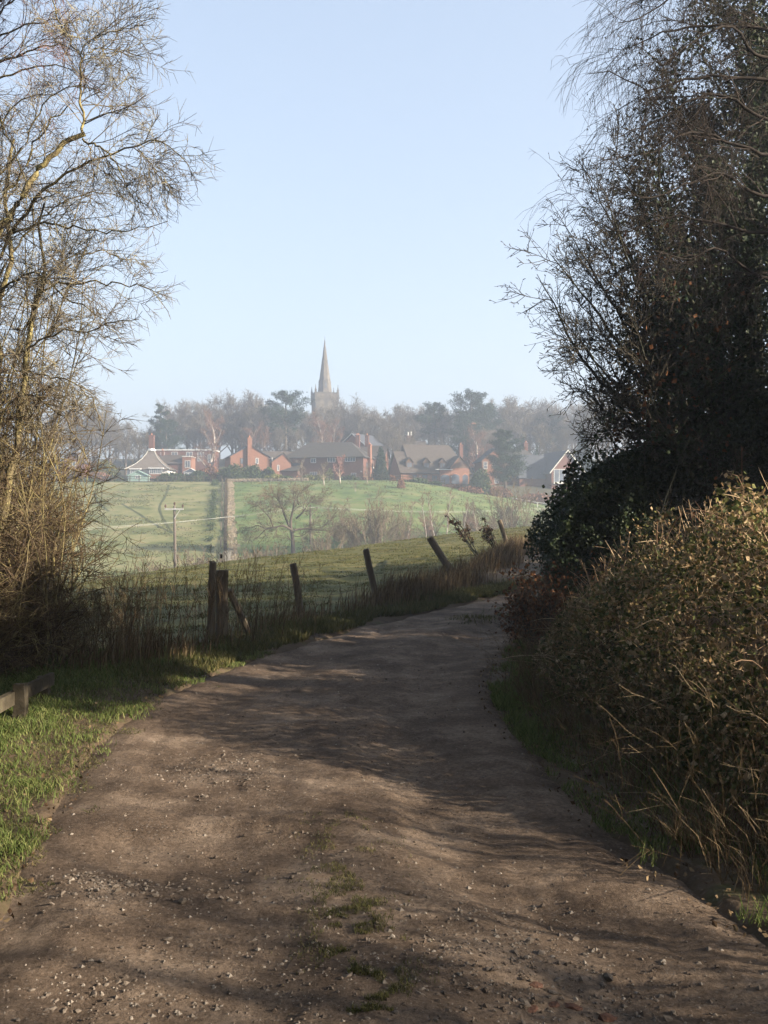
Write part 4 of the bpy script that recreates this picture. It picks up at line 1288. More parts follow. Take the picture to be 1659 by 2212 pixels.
hedge_tree('bare hedgerow tree behind the oak on the right', 8.6, 17.5, 8.0, 301)
hedge_tree('bare hedgerow tree right of the lane bend', 11.5, 20.0, 8.5, 303)
hedge_tree('tall thin bare tree outside the right edge behind the camera', 11.5, -2.8, 9.0, 305, spread=.38, kl=18, lv=[dict(k=9, t0=.2, ang=42, L=(.6, 1.5), r=(.006, .012), w=.1, trop=(0, 0, .04), n=5), dict(k=5, ang=42, L=(.3, .8), r=(.005, .007), w=.12, n=4)])
hedge_tree('thin bare tree outside the right edge farther behind the camera', 14.5, -3.4, 10.0, 307, spread=.38, kl=18, lv=[dict(k=9, t0=.2, ang=42, L=(.6, 1.5), r=(.006, .012), w=.1, trop=(0, 0, .04), n=5), dict(k=5, ang=42, L=(.3, .8), r=(.005, .007), w=.12, n=4)])
hedge_tree('small spreading bare tree outside the right edge beside the camera', 8.4, .1, 5.0, 313, spread=.46, kl=16, lv=[dict(k=9, t0=.15, ang=42, L=(.5, 1.3), r=(.010, .018), w=.12, trop=(0, 0, .03), n=5), dict(k=5, ang=42, L=(.25, .7), r=(.007, .010), w=.12, n=3)])
rg = rngs(81)
rh = thing('hedge', 'leafless hedge continuing behind the camera on the right of the lane', 'hedge', (4.6, .6, gz1(4.6, .6)))
thicket(rh, rh.location, roots_line([(5.0, -5.0), (4.7, -1.5), (4.5, 1.5), (4.4, 4.0)], 70, .22, rg), 84, (1.4, 2.5), (0, 0), [dict(k=8, ang=46, L=(.35, 1.0), r=(.006, .011), n=4, t0=.15), dict(k=4, ang=44, L=(.15, .4), r=(.004, .006), n=3)], M['bark_oak'], M['twig_oak'], 311, r=(.010, .024))


def added_shade_hedge(label, line, w, h, n, seed):  # unseen hedges, put in to cut the sky light in the lane
    g_ = rngs(seed)
    q = resample(np.array(line, float), 400)
    b = (q[200, 0], q[200, 1], gz1(*q[200]))
    t = thing('added_shade_hedge', label, 'hedge', b)
    i = g_.integers(0, 400, n)
    a = g_.uniform(0, PI, n); r = 1 - .25 * g_.exponential(.5, n).clip(0, 3)
    zz = h * (.05 + .95 * g_.random(n) ** .8)
    x = q[i, 0] + np.cos(a) * w * r * (1 - .5 * (zz / h) ** 3); y = q[i, 1] + g_.normal(0, .2, n)
    z = gz(x, y) + zz + .3 * fbm(x / .7, y / .7, seed, 3)
    leaf_cloud(np.stack([x, y, z], 1), (.10, .20), M['ivy'], t, b, seed + 1)
    rl = np.c_[q[::25], gz(q[::25, 0], q[::25, 1])]
    P = grow(rl, np.tile([[0, 0, 1.]], (len(rl), 1)) + g_.normal(0, .2, (len(rl), 3)), np.full(len(rl), h * .9), 8, .08, (0, 0, 0), g_)
    obj('stem', Acc().tubes(P, taper(np.full(len(rl), .05), 8, .3), 5).mesh('stem'), M['bark_oak'], t, b)


added_shade_hedge('unseen evergreen hedge added to block sky light, outside the left edge beside the camera', [(-5.2, -9), (-5.0, -3), (-4.9, 3.2)], .9, 3.6, 16000, 321)
added_shade_hedge('unseen evergreen hedge added to block sky light, across the lane side behind the camera', [(-5.5, -9), (-1, -11), (6, -11.5)], .9, 4.2, 16000, 323)

# dark ivied mass about the oak's trunk and a holly beyond it
g_ = rngs(331)
n = 60000
c = np.array([(5.3, 14.2, 2.6, 1.5), (5.5, 14.4, 4.4, 1.5), (5.7, 14.2, 6.2, 1.4), (4.6, 13.8, 2.9, 1.1), (6.6, 14.5, 3.5, 1.7), (6.8, 14.6, 5.5, 1.6), (4.5, 14.0, 4.6, .8), (6.6, 14.5, 7.4, 1.4), (4.9, 13.9, 6.0, .7), (6.3, 14.2, 8.7, 1.0), (7.4, 14.6, 9.2, 1.3), (5.6, 14.0, 7.4, .7)])
k = g_.integers(0, len(c), n)
u = norm(g_.normal(0, 1, (n, 3))) * (g_.random((n, 1)) ** .45)
P = c[k, :3] + u * c[k, 3:4] * (1 + .5 * fbm(u[:, 0] * 3 + k, u[:, 2] * 3, 332, 3))[:, None]
clump = fbm(P[:, 0] / .5, P[:, 2] / .5 + P[:, 1], 333, 3) > -.12
leaf_cloud(P[clump], (.04, .08), M['ivy'], ot, ob, 334, name='ivy')
n = 30000
u = norm(g_.normal(0, 1, (n, 3))) * (g_.random((n, 1)) ** .4)
hb2 = (8.2, 17.2, gz1(8.2, 17.2))
hl = thing('holly_tree', 'dark evergreen holly in the shade behind the oak at the right edge', 'tree', hb2)
P = np.array(hb2) + (0, 0, 3.6) + u * (2.6, 2.2, 3.6)
leaf_cloud(P, (.06, .11), M['ivy'], hl, hb2, 336, name='crown')
MB().frustum(0, 0, -.2, 5.5, .16, .05, 8).build('trunk', M['bark_oak'], hl)


def crown_tree(name, label, x, y, z0, rx, ry, rz_, n, leaf, seed, trunk_r=.16, gap=.0, mat='ivy', foot=None):
    """evergreen: a tapered trunk with limbs and a lumpy crown of leaves centred z0 above its foot"""
    g = rngs(seed)
    fx, fy = foot or (x, y)
    b = (fx, fy, gz1(fx, fy))
    t = thing(name, label, 'tree', b)
    u = norm(g.normal(0, 1, (n, 3)))
    r = g.random((n, 1)) ** .42 * (1 + .55 * fbm(u[:, 0] * 2.2 + 5, u[:, 1] * 2.2 + u[:, 2] * 1.7, seed, 3))[:, None]
    P = u * r * np.array([rx, ry, rz_]) + (x, y, b[2] + z0)
    k = fbm(P[:, 0] / .9, P[:, 2] / .9 + P[:, 1] / 1.3, seed + 5, 3) > gap - .2
    leaf_cloud(P[k], leaf, M[mat], t, b, seed + 1, name='crown')
    tp = spline(np.array([(fx, fy, b[2] - .2), (fx + .05, fy, b[2] + z0 * .5), (x * .7 + fx * .3, y * .7 + fy * .3 + .1, b[2] + z0 + rz_ * .3)]), 10)
    N = 12
    P0 = tp[g.integers(4, 9, N)]; a = np.arange(N) * 2.4
    L = grow(P0, np.c_[np.cos(a), np.sin(a), np.full(N, .6)], np.full(N, rx * .9), 6, .1, (0, 0, 0), g)
    A = Acc().tubes(tp[None], np.linspace(trunk_r, .03, 10)[None], 8).tubes(L, taper(np.full(N, trunk_r * .35), 6, .3), 5)
    obj('trunk', A.mesh('trunk'), M['bark_oak'], t, b)


crown_tree('holly_tree', 'dark holly outside the right edge behind the bramble', 7.2, 9.0, 2.9, 1.9, 1.9, 2.9, 9000, (.13, .22), 341)
crown_tree('holly_tree', 'dark holly outside the right edge between bramble and oak', 7.6, 12.2, 3.1, 1.9, 1.8, 3.1, 9000, (.13, .22), 343)
crown_tree('holly_tree', 'dark holly outside the right edge beyond the oak, left one', 9.6, 21.2, 2.4, 2.0, 2.2, 2.4, 8000, (.13, .22), 355)
crown_tree('holly_tree', 'dark holly outside the right edge beyond the oak, right one', 12.0, 25.5, 2.2, 2.2, 2.4, 2.2, 8000, (.13, .22), 357)
crown_tree('holly_tree', 'unseen clear-stemmed holly added to shade the rail fence, outside the right edge by the bramble end', 7.1, 5.6, 4.35, 1.3, 1.8, .60, 7000, (.11, .2), 359, .07, 0)  # unseen; crown shaped to shade the rail while sun still reaches the bramble
# unseen evergreens and a pine, added to keep sky light off the lane
crown_tree('added_shade_tree', 'unseen evergreen added to dim the lane, arching over it behind the camera', 4.6, -5.5, 8.6, 5.2, 5.0, 2.8, 9000, (.4, .7), 345, .22, -.1)
crown_tree('added_shade_tree', 'unseen broad evergreen added to dim the lane, just behind the camera', -2.8, -3.4, 7.2, 4.8, 4.2, 2.2, 9000, (.4, .7), 361, .22, -.1)
crown_tree('added_shade_tree', 'unseen evergreen added to dim the lane, left of it behind the camera', -7.4, -4.0, 5.6, 3.2, 4.4, 5.4, 9000, (.35, .6), 347, .22, -.1)
crown_tree('added_shade_tree', 'unseen evergreen added to dim the lane, outside the left edge', -9.0, 4.0, 5.2, 2.6, 3.8, 5.0, 9000, (.35, .6), 349, .22, -.1)
crown_tree('added_shade_tree', 'unseen evergreen added to dim the lane, far behind the camera', 0.5, -13, 5.4, 5.5, 2.6, 5.6, 8000, (.4, .65), 351, .22, -.1)
crown_tree('added_shade_tree', 'unseen high evergreen crown added to dim the lane, above the picture', 1.2, 8.8, 12.4, 6.0, 5.2, 1.5, 12000, (.4, .7), 363, .22, -.2, foot=(5.7, 6.9))  # invented crown out of view, blocks overhead sky light on the track
crown_tree('pine_tree', 'unseen high-crowned pine added to dim the lane, outside the right edge', 8.6, -3.0, 10.6, 4.2, 4.0, 2.4, 6000, (.4, .65), 353, .22, 0)
# ------------------------------------------------------------------ valley: poles, wires, trees
M['pole'] = ramp_mat('pole_wood', [(.3, (.10, .082, .065)), (.7, (.17, .145, .12))], 3, rough=.9, stretch=(1, 1, .1))
M['steel'] = ramp_mat('galvanised_steel', [(.3, (.32, .32, .31)), (.7, (.42, .42, .41))], 3, rough=.5)
M['insul'] = ramp_mat('brown_insulators', [(.3, (.05, .03, .025)), (.7, (.09, .05, .04))], 3, rough=.4)
M['cable'] = ramp_mat('pale_cable', [(.3, (.42, .42, .38)), (.7, (.52, .52, .47))], 3, rough=.5)
M['cable_dark'] = ramp_mat('dark_cable', [(.3, (.07, .07, .07)), (.7, (.11, .11, .11))], 3, rough=.5)


def utility_pole(label, dx, dytop, D, arm_w, metal, lean, seed):
    x = (dx - 829.5) / FD * D
    z = gz1(x, D)
    T = at(dx, dytop, D)
    h = T[2] - z
    t = thing('utility_pole', label, 'utility pole', (x, D, z))
    m = MB(); m.frustum(0, 0, -.3, h * .5, .15, .135, 10); m.frustum(0, 0, h * .5, h, .135, .115, 10)
    o = m.build('pole', M['pole'], t, smooth=False); o.rotation_euler = (0, lean, 0)
    xo = h * math.sin(lean)
    m = MB(); m.box(xo - arm_w / 2, xo + arm_w / 2, -.22, -.12, h - .35, h - .22)
    m.build('crossarm', M['steel'] if metal else M['pole'], t)
    m = MB(); m.bar((xo + .42 * arm_w * .8, -.17, h - .3), (xo + .02, -.17, h - 1.15), .035, 5)
    m.build('brace', M['steel'] if metal else M['pole'], t)
    ins = []
    for k, (ix, iz) in enumerate(((-arm_w / 2 + .08, h - .22), (0, h), (arm_w / 2 - .08, h - .22))):
        m = MB(); m.frustum(xo + ix, -.17 if ix else 0, iz, iz + .16, .03, .03, 6); m.frustum(xo + ix, -.17 if ix else 0, iz + .12, iz + .22, .09, .09, 8); m.frustum(xo + ix, -.17 if ix else 0, iz + .22, iz + .36, .10, .05, 8)
        m.build('insulator', M['insul'], t)
        ins.append(np.array([x + xo + ix, D - (.17 if ix else 0), z + iz + .34]))
    return ins


i1 = utility_pole('wooden utility pole with pale steel crossarm standing alone in the left of the valley', 379, 1093, 92, 1.75, True, -.012, 1)
i2 = utility_pole('thinner wooden utility pole with dark crossarm beside the big valley oak', 671, 1097, 128, 1.9, False, -.01, 2)


def wire(label, ptsets, r, mat, sag):
    A = Acc(); c = None
    for a, b in ptsets:
        a = np.asarray(a, float); b = np.asarray(b, float)
        s = np.linspace(0, 1, 26)[:, None]
        p = a * (1 - s) + b * s; p[:, 2] -= sag * 4 * (s[:, 0] * (1 - s[:, 0]))
        A.tubes(p[None], np.full((1, 26), r), 4)
    a = np.asarray(ptsets[0][0])
    o = obj('overhead_wire', A.mesh('overhead_wire'), mat, None, a)
    o.location = a
    tag(o, label, 'power line')


L0 = at(-140, 1163, 100)
R0 = at(1420, 1078, 150)
wire('pair of pale overhead wires running left from the pole by the oak', [(i2[0], L0), (i2[2], L0 + np.array([0, 0, .35]))], .013, M['cable'], .55)
wire('pale overhead wires running right from the pole by the oak', [(i2[0], R0), (i2[2], R0 + np.array([0, 0, .35]))], .015, M['cable'], 1.25)
E0 = at(1560, 1025, 190)
wire('thin dark overhead wires rising right from the steel-armed pole', [(i1[1], E0), (i1[2], E0 + np.array([0, 0, -.5]))], .010, M['cable_dark'], 1.0)

# ------------------------------------------------------------------ generic far trees
M['far_bark'] = ramp_mat('far_bark', [(.3, (0.06, 0.048, 0.0384)), (.7, (0.128, 0.104, 0.08))], 1.2, rough=.95)
M['far_twig'] = ramp_mat('far_twigs', [(.25, (0.08, 0.068, 0.0544)), (.55, (0.136, 0.116, 0.092)), (.8, (0.176, 0.156, 0.104))], .22, island=.3, rough=.95)
M['far_twig_olive'] = ramp_mat('olive_twigs', [(.25, (.12, .11, .05)), (.6, (.20, .18, .085)), (.85, (.26, .23, .11))], .3, island=.3, rough=.95)
M['far_twig_red'] = ramp_mat('birch_red_twigs', [(.25, (0.128, 0.072, 0.056)), (.6, (0.192, 0.12, 0.092)), (.85, (0.24, 0.16, 0.12))], .3, island=.3, rough=.95)
M['white_bark'] = ramp_mat('white_birch_bark', [(.35, (0.255, 0.2253, 0.1955)), (.7, (0.442, 0.408, 0.3655))], 2.0, rough=.9)
M['needle'] = ramp_mat('pine_needles', [(.15, (.010, .022, .014)), (.5, (.020, .040, .023)), (.9, (.05, .075, .036))], .35, island=.55, trans=.1, rough=.7)
M['conifer'] = ramp_mat('dark_conifer', [(.15, (.012, .028, .016)), (.5, (.024, .044, .024)), (.9, (.05, .07, .034))], .5, island=.55, trans=.08, rough=.7)
M['shrub_g'] = ramp_mat('evergreen_shrub', [(.15, (.018, .034, .014)), (.5, (.040, .064, .022)), (.9, (.10, .12, .045))], .5, island=.55, trans=.1, rough=.7)
M['shrub_y'] = ramp_mat('yellow_green_shrub', [(.15, (.06, .075, .02)), (.5, (.13, .14, .04)), (.9, (.24, .22, .08))], .5, island=.55, trans=.1, rough=.7)
M['shrub_r'] = ramp_mat('russet_shrub', [(.15, (.11, .055, .035)), (.5, (.20, .10, .06)), (.9, (.30, .17, .10))], .5, island=.55, trans=.1, rough=.8)
M['hedge_brown'] = ramp_mat('winter_hedge', [(.15, (.035, .028, .018)), (.5, (.07, .055, .032)), (.9, (.13, .10, .06))], .5, island=.55, rough=.8)
M['twig_pink'] = ramp_mat('reddish_garden_twigs', [(.15, (.20, .08, .07)), (.5, (.32, .14, .11)), (.9, (.40, .22, .16))], .5, island=.55, rough=.8)


def bare_mesh(seed, h, w, fork=.3, up=.10, k0=9, dens=1.0, tw=.032):
    """a bare crown in own coordinates: trunk mesh and crown mesh"""
    g_ = rngs(seed)
    tp = spline(np.array([(0, 0, -.4), (.02 * h * g_.normal(), .0, h * fork), (.05 * h * g_.normal(), .03 * h * g_.normal(), h * .62), (.07 * h * g_.normal(), .04 * h * g_.normal(), h * .92)]), 12)
    R = np.linspace(.028 * h, .004 * h, 12)
    A0 = Acc().tubes(tp[None], R[None], 7)
    N = k0
    tt = np.linspace(fork * .75, .85, N); P0 = np.stack([np.interp(tt, np.linspace(0, 1, 12), tp[:, c]) for c in range(3)], 1)
    a = np.arange(N) * 2.4 + g_.uniform(0, 6)
    sp = np.interp(tt, [0, .5, 1], [1.0, .9, .45])
    d0 = np.stack([np.cos(a) * sp, np.sin(a) * sp, np.full(N, .75)], 1)
    P = grow(P0, d0, w * .5 * sp * g_.uniform(1.0, 1.45, N), 8, .10, (0, 0, up), g_)
    Rr = taper(.011 * h * (1.2 - tt), 8, .3)
    A0.tubes(P, Rr, 5)
    P = np.concatenate([P, np.stack([tp[4:12]])]); Rr = np.concatenate([Rr, R[None, 4:12]])
    A = Acc()
    p, d, t, r = spawn(P, Rr, int(9 * dens), .2, 1, 42, 14, g_)
    P2 = grow(p, d, .17 * (h + w) / 2 * g_.uniform(.6, 1.35, len(p)) * (1.2 - .5 * t), 5, .13, (0, 0, up), g_)
    R2 = taper(np.clip(r * .6, tw * 1.3, tw * 3), 5, .5); A.tubes(P2, R2)
    p, d, t, r = spawn(P2, R2, int(8 * dens), .1, 1, 42, 16, g_)
    P3 = grow(p, d, .085 * (h + w) / 2 * g_.uniform(.5, 1.4, len(p)), 3, .15, (0, 0, up * .6), g_)
    A.tubes(P3, np.full((len(p), 3), tw) * np.array([1, .8, .5]))
    p, d, t, r = spawn(P3, np.full((len(p), 3), tw), 3, .2, 1, 40, 16, g_)
    P4 = grow(p, d, .045 * (h + w) / 2 * g_.uniform(.5, 1.4, len(p)), 2, .15, (0, 0, up * .4), g_)
    A.tubes(P4, np.full((len(p), 2), tw * .7))
    return A0.mesh('trunk'), A.mesh('crown'), P3


def pine_mesh(seed, h, w, start=.35, flat=.5, dens=1.0, leaf=.42, dome=True):
    """a trunk with layered pads of needles"""
    g_ = rngs(seed)
    tp = spline(np.array([(0, 0, -.4), (.02 * h * g_.normal(), 0, h * .4), (.03 * h * g_.normal(), .02 * h, h * .75), (.02 * h * g_.normal(), 0, h * .97)]), 12)
    R = np.linspace(.026 * h, .006 * h, 12)
    A0 = Acc().tubes(tp[None], R[None], 7)
    N = int(17 * dens)
    tt = np.linspace(start, .97, N)
    P0 = np.stack([np.interp(tt, np.linspace(0, 1, 12), tp[:, c]) for c in range(3)], 1)
    a = np.arange(N) * 2.4 + g_.uniform(0, 6)
    pr = np.interp((tt - start) / (1 - start), [0, .25, .7, 1], [.75, 1, .8, .25] if dome else [1, .85, .45, .1])
    Ln = w * .5 * pr * g_.uniform(.65, 1.15, N)
    d0 = np.stack([np.cos(a), np.sin(a), np.full(N, .25)], 1)
    P = grow(P0, d0, Ln, 7, .08, (0, 0, .05), g_)
    A0.tubes(P, taper(.009 * h * (1.2 - tt), 7, .3), 5)
    pts = []
    for i in range(N):
        m = int(420 * dens * pr[i] + 90)
        s = g_.uniform(.35, 1.05, m)
        q = np.stack([np.interp(s, np.linspace(0, 1, 7), P[i, :, c]) for c in range(3)], 1)
        rad = .34 * Ln[i] + .25
        g = g_.normal(0, 1, (m, 3)); g = norm(g) * g_.random((m, 1)) ** .4
        cl = g_.normal(0, .33, (6, 3)) * (1, 1, .5)
        pts.append(q + (g * .62 + cl[g_.integers(0, 6, m)]) * rad * np.array([1, 1, flat]) + (0, 0, .12 * rad))
    pts = np.concatenate(pts)
    V, T = leaves(pts, g_.uniform(.5, 1.3, len(pts)) * leaf, g_, .35, nrm=np.array([0, 0, .6]))
    return A0.mesh('trunk'), make_mesh('crown', V, None, T)


def blob_mesh(seed, rx, ry, h, n, leaf, cone=0.0, lump=.25, rough=.15):
    """shrub: leaves through the outer part of a lumpy mass, with stems inside"""
    g_ = rngs(seed)
    u = norm(g_.normal(0, 1, (n, 3))); u[:, 2] = np.abs(u[:, 2])
    k = g_.normal(0, 1, (7, 3)); k = norm(k); k[:, 2] = np.abs(k[:, 2])
    bump = np.max(np.maximum(u @ k.T, 0) ** 8, axis=1)
    r = (1 - lump + lump * bump * 1.3) * (1 - rough * g_.exponential(1, n).clip(0, 3)) + .05 * g_.normal(0, 1, n)
    z = u[:, 2] * r
    sh = 1 - cone * np.clip(z, 0, 1) ** 1.0
    P = np.stack([u[:, 0] * r * rx * sh, u[:, 1] * r * ry * sh, z * h], 1)
    fill = g_.random(n) < .25
    P[fill, 2] *= g_.random(fill.sum())
    V, T = leaves(P, g_.uniform(.6, 1.3, n) * leaf, g_, .8, nrm=u * .5)
    N = 10
    Ps = grow(np.c_[g_.normal(0, .12 * rx, (N, 2)), np.full(N, -.2)], np.c_[g_.normal(0, .5, (N, 2)), np.ones(N)], np.full(N, h * .75), 5, .1, (0, 0, 0), g_)
    return Acc().tubes(Ps, taper(np.full(N, .03 * h ** .5), 5, .4), 4).mesh('stem'), make_mesh('foliage', V, None, T)


def place(name, label, cat, dx, D, meshes, names, mats, scale=1.0, sz=None, rz=0.0, z=None, group=None):
    x = (dx - 829.5) / FD * D
    t = thing(name, label, cat, (x, D, gz1(x, D) if z is None else z), rz, group)
    t.scale = (scale, scale, sz if sz else scale)
    for me, nm, mt in zip(meshes, names, tuple(mats) or (None, None)):
        o = bpy.data.objects.new(nm, me); COL.objects.link(o); o.parent = t
        if not me.materials: me.materials.append(mt)
    return t


def hgt(dx, dytop, D):
    x = (dx - 829.5) / FD * D
    return CAM_H + (1106 - dytop) / FD * D - gz1(x, D)


TRUNKN = ('trunk', 'crown')
# the big oak in the valley
vo_D = 122
vx = (632 - 829.5) / FD * vo_D
vb = (vx, vo_D, gz1(vx, vo_D))
vt = thing('oak_tree', 'broad gnarled bare oak in the valley left of the slim pole', 'tree', vb)
def vp(*q): return px([p for p in q], [vo_D + 1.2 * math.sin(7 * i + q[-1][0]) for i in range(len(q))])
vl = [(vp((634, 1215), (632, 1165), (628, 1130), (634, 1095), (640, 1062)), 0.322, 0.048), (vp((632, 1150), (622, 1130), (612, 1105), (603, 1080), (598, 1062)), 0.174, 0.030), (vp((630, 1145), (612, 1136), (590, 1140), (575, 1143), (560, 1158), (550, 1165)), 0.149, 0.024), (vp((636, 1145), (660, 1142), (690, 1145), (715, 1148), (728, 1158)), 0.136, 0.024), (vp((640, 1120), (655, 1105), (668, 1085), (682, 1068)), 0.136, 0.024), (vp((590, 1138), (583, 1120), (570, 1105), (556, 1092)), 0.099, 0.018), (vp((575, 1142), (556, 1135), (545, 1140), (534, 1150)), 0.074, 0.018), (vp((690, 1145), (705, 1130), (720, 1118), (735, 1112)), 0.074, 0.018), (vp((634, 1158), (650, 1158), (668, 1148)), 0.050, 0.018), (vp((603, 1082), (590, 1072), (575, 1078)), 0.056, 0.018), (vp((645, 1090), (642, 1075), (650, 1058)), 0.087, 0.018), (vp((715, 1148), (735, 1140), (748, 1150)), 0.056, 0.018)]
M['vo_twig'] = ramp_mat('valley_oak_twigs', [(.25, (.085, .062, .042)), (.55, (.15, .115, .075)), (.8, (.22, .19, .10))], .4, island=.4, rough=.95)
make_tree(vt, vb, vl, [dict(k=11, t0=.25, ang=48, L=(1.5, 3.7), r=(.025, .045), w=.15, trop=(0, 0, .05), n=6, sh=.3), dict(k=12, ang=46, L=(.5, 1.5), r=(.016, .022), w=.16, trop=(0, 0, .03), n=4), dict(k=5, ang=44, L=(.25, .7), r=(.013, .017), w=.15, n=3)], M['far_bark'], M['vo_twig'], 401, single_limbs=False, limb_name='trunk')

# fans of willow and scrub along the valley bottom
def fan_mesh(seed, h, w, n=36, twk=14, tw=.017, lean=0.0):
    g_ = rngs(seed)
    P0 = np.c_[g_.normal(0, .08 * w, (n, 2)), np.full(n, -.3)]
    a = g_.uniform(0, 6.28, n); sp = np.abs(g_.normal(0, .5, n)) * w / h
    P = grow(P0, np.stack([np.cos(a) * sp + lean, np.sin(a) * sp, np.ones(n)], 1), h * g_.uniform(.6, 1.08, n), 8, .06, (0, 0, .01), g_)
    R = taper(g_.uniform(.025, .05, n) * max(.6, h / 6), 8, .25)
    A0 = Acc().tubes(P, R, 4)
    A = Acc()
    p, d, t, r = spawn(P, R, twk, .2, 1, 28, 10, g_)
    P2 = grow(p, d, .17 * h * g_.uniform(.4, 1.2, len(p)), 5, .1, (0, 0, .05), g_); A.tubes(P2, np.full((len(p), 5), tw) * np.linspace(1, .6, 5))
    p, d, t, r = spawn(P2, np.full((len(p), 5), tw), 4, .2, 1, 30, 12, g_)
    A.tubes(grow(p, d, .07 * h * g_.uniform(.4, 1.2, len(p)), 3, .1, (0, 0, .03), g_), np.full((len(p), 3), tw * .75))
    return A0.mesh('stem'), A.mesh('twigs')


fans = [('fan_a', 31, 5.5, 4.5), ('fan_b', 32, 6.0, 6.5), ('fan_c', 33, 3.0, 4.2)]
F = {k: fan_mesh(s, h, w) for k, s, h, w in fans}
M['fan_stem'] = ramp_mat('pale_shrub_stems', [(.3, (.16, .12, .085)), (.7, (.30, .24, .17))], 1, island=.4, rough=.9)
M['fan_twig'] = ramp_mat('valley_scrub_twigs', [(.25, (0.1105, 0.085, 0.0595)), (.6, (0.1785, 0.1403, 0.0935)), (.85, (0.238, 0.1955, 0.119))], .5, island=.4, rough=.95)
VF = [(808, 1070, 118, 'fan_a', 5.5, 'upright fan of pale bare willow right of the valley oak'), (770, 1105, 126, 'fan_c', 3.0, 'small bare bush just right of the slim pole'), (868, 1095, 124, 'fan_b', 6.0, 'spreading bare bush in the middle of the valley bottom'), (1105, 1040, 130, 'fan_b', 6.0, 'largest fan-shaped bare bush, below the house with white windows'), (930, 1098, 132, 'fan_b', 6.0, 'bare thicket around the slender birches in the valley'), (1010, 1090, 134, 'fan_a', 5.5, 'brownish thicket right of the slender birches'), (1155, 1090, 128, 'fan_b', 6.0, 'bare bush at the right end of the valley beside the ivy hedge'), (575, 1170, 100, 'fan_c', 3.0, 'low brown bush between the hedge strip and the oak'), (530, 1176, 97, 'fan_c', 3.0, 'low brown bush at the foot of the hedge strip'), (425, 1180, 92, 'fan_c', 3.0, 'low brown scrub right of the steel-armed pole foot'), (330, 1205, 84, 'fan_c', 3.0, 'low brown scrub left of the steel-armed pole foot'), (700, 1140, 112, 'fan_c', 3.0, 'low bush between the slim pole and the willow fan'), (735, 1120, 130, 'fan_c', 3.0, 'bare bush behind the right limbs of the valley oak'), (1060, 1100, 126, 'fan_c', 3.0, 'low bush left of the largest fan bush')]
for k, (dx, dy, D, f, h0, lb) in enumerate(VF):
    h = hgt(dx, dy, D)
    place('bush', lb, 'bush', dx, D, F[f], ('stem', 'twigs'), (M['fan_stem'], M['fan_twig']), max(.45, h / h0), rz=k * 1.3)
wx = fan_mesh(37, 1.8, 2.2, 26, 12, .012)
M['white_twig'] = ramp_mat('whitish_dead_stems', [(.3, (.24, .225, .20)), (.7, (.42, .40, .36))], 1, island=.4, rough=.9)
place('bush', 'whitish dead thistly bush at the bottom of the hedge strip', 'bush', 492, 88, wx, ('stem', 'twigs'), (M['white_twig'], M['white_twig']), .62, z=at(492, 1214, 88)[2])


def sapling_mesh(seed, h):
    g_ = rngs(seed)
    tp = grow(np.array([[0, 0, -.3]]), np.array([[0, 0, 1.]]), np.array([h]), 12, .05, (0, 0, .03), g_)
    R = taper(np.array([.05]), 12, .3)
    A = Acc()
    p, d, t, r = spawn(tp, R, 26, .3, 1, 38, 10, g_)
    P2 = grow(p, d, .2 * h * g_.uniform(.4, 1.1, len(p)) * (1.1 - .6 * t), 5, .1, (0, 0, .04), g_); A.tubes(P2, np.full((len(p), 5), .014))
    p, d, t, r = spawn(P2, np.full((len(p), 5), .012), 6, .1, 1, 35, 12, g_)
    A.tubes(grow(p, d, .07 * h * g_.uniform(.4, 1.1, len(p)), 3, .1, (0, 0, 0), g_), np.full((len(p), 3), .009))
    return Acc().tubes(tp, R, 6).mesh('trunk'), A.mesh('crown')


sap = [sapling_mesh(50 + i, 6.0) for i in range(3)]
for k, (dx, dyt, D, lb) in enumerate([(922, 1068, 118, 'slender white birch sapling, leftmost of those in the valley'), (940, 1060, 116, 'slender white birch sapling next to the tallest one'), (965, 1052, 114, 'tallest slender white birch in the valley'), (1000, 1078, 121, 'slender birch sapling right of the tallest one'), (880, 1082, 120, 'thin pale sapling in the middle of the valley thicket'), (740, 1088, 124, 'thin pale sapling just right of the oak crown'), (1032, 1085, 123, 'slender birch sapling left of the largest fan bush')]):
    place('birch_sapling', lb, 'tree', dx, D, sap[k % 3], TRUNKN, (M['white_bark'], M['far_twig_red']), hgt(dx, dyt, D) / 6.0, rz=k)

# ------------------------------------------------------------------ hedge strip on the far field
hx = [(-.158 * D, D) for D in np.linspace(97, 195, 50)]
p = np.array(hx)
n = 26000
s = rng.random(n) * 49; i = np.minimum(s.astype(int), 48); f = (s - i)[:, None]
q = p[i] * (1 - f) + p[i + 1] * f
ht_ = .55 + .5 * fbm(s / 1.5, s * 0, 77, 3)
P = np.c_[q[:, 0] + rng.normal(-.15, .10, n), q[:, 1], gz(q[:, 0], q[:, 1]) + rng.random(n) ** .7 * ht_]
V, T = leaves(P, rng.uniform(.08, .16, n), rng, .7)
hb_ = (p[20][0], p[20][1], gz1(*p[20]))
fh = thing('field_hedge', 'thin dark hedge running straight up the far field between two pastures', 'hedge', hb_)
obj('foliage', make_mesh('foliage', V, None, T), M['hedge_brown'], fh, hb_)
fe = p[::5]
m = MB()
for a in fe:
    z = gz1(a[0] - .75, a[1]); m = MB(); m.box(a[0] - .82, a[0] - .68, a[1] - .07, a[1] + .07, z - .2, z + 1.25)
    m.build('stake', M['wood_old'], fh, hb_)
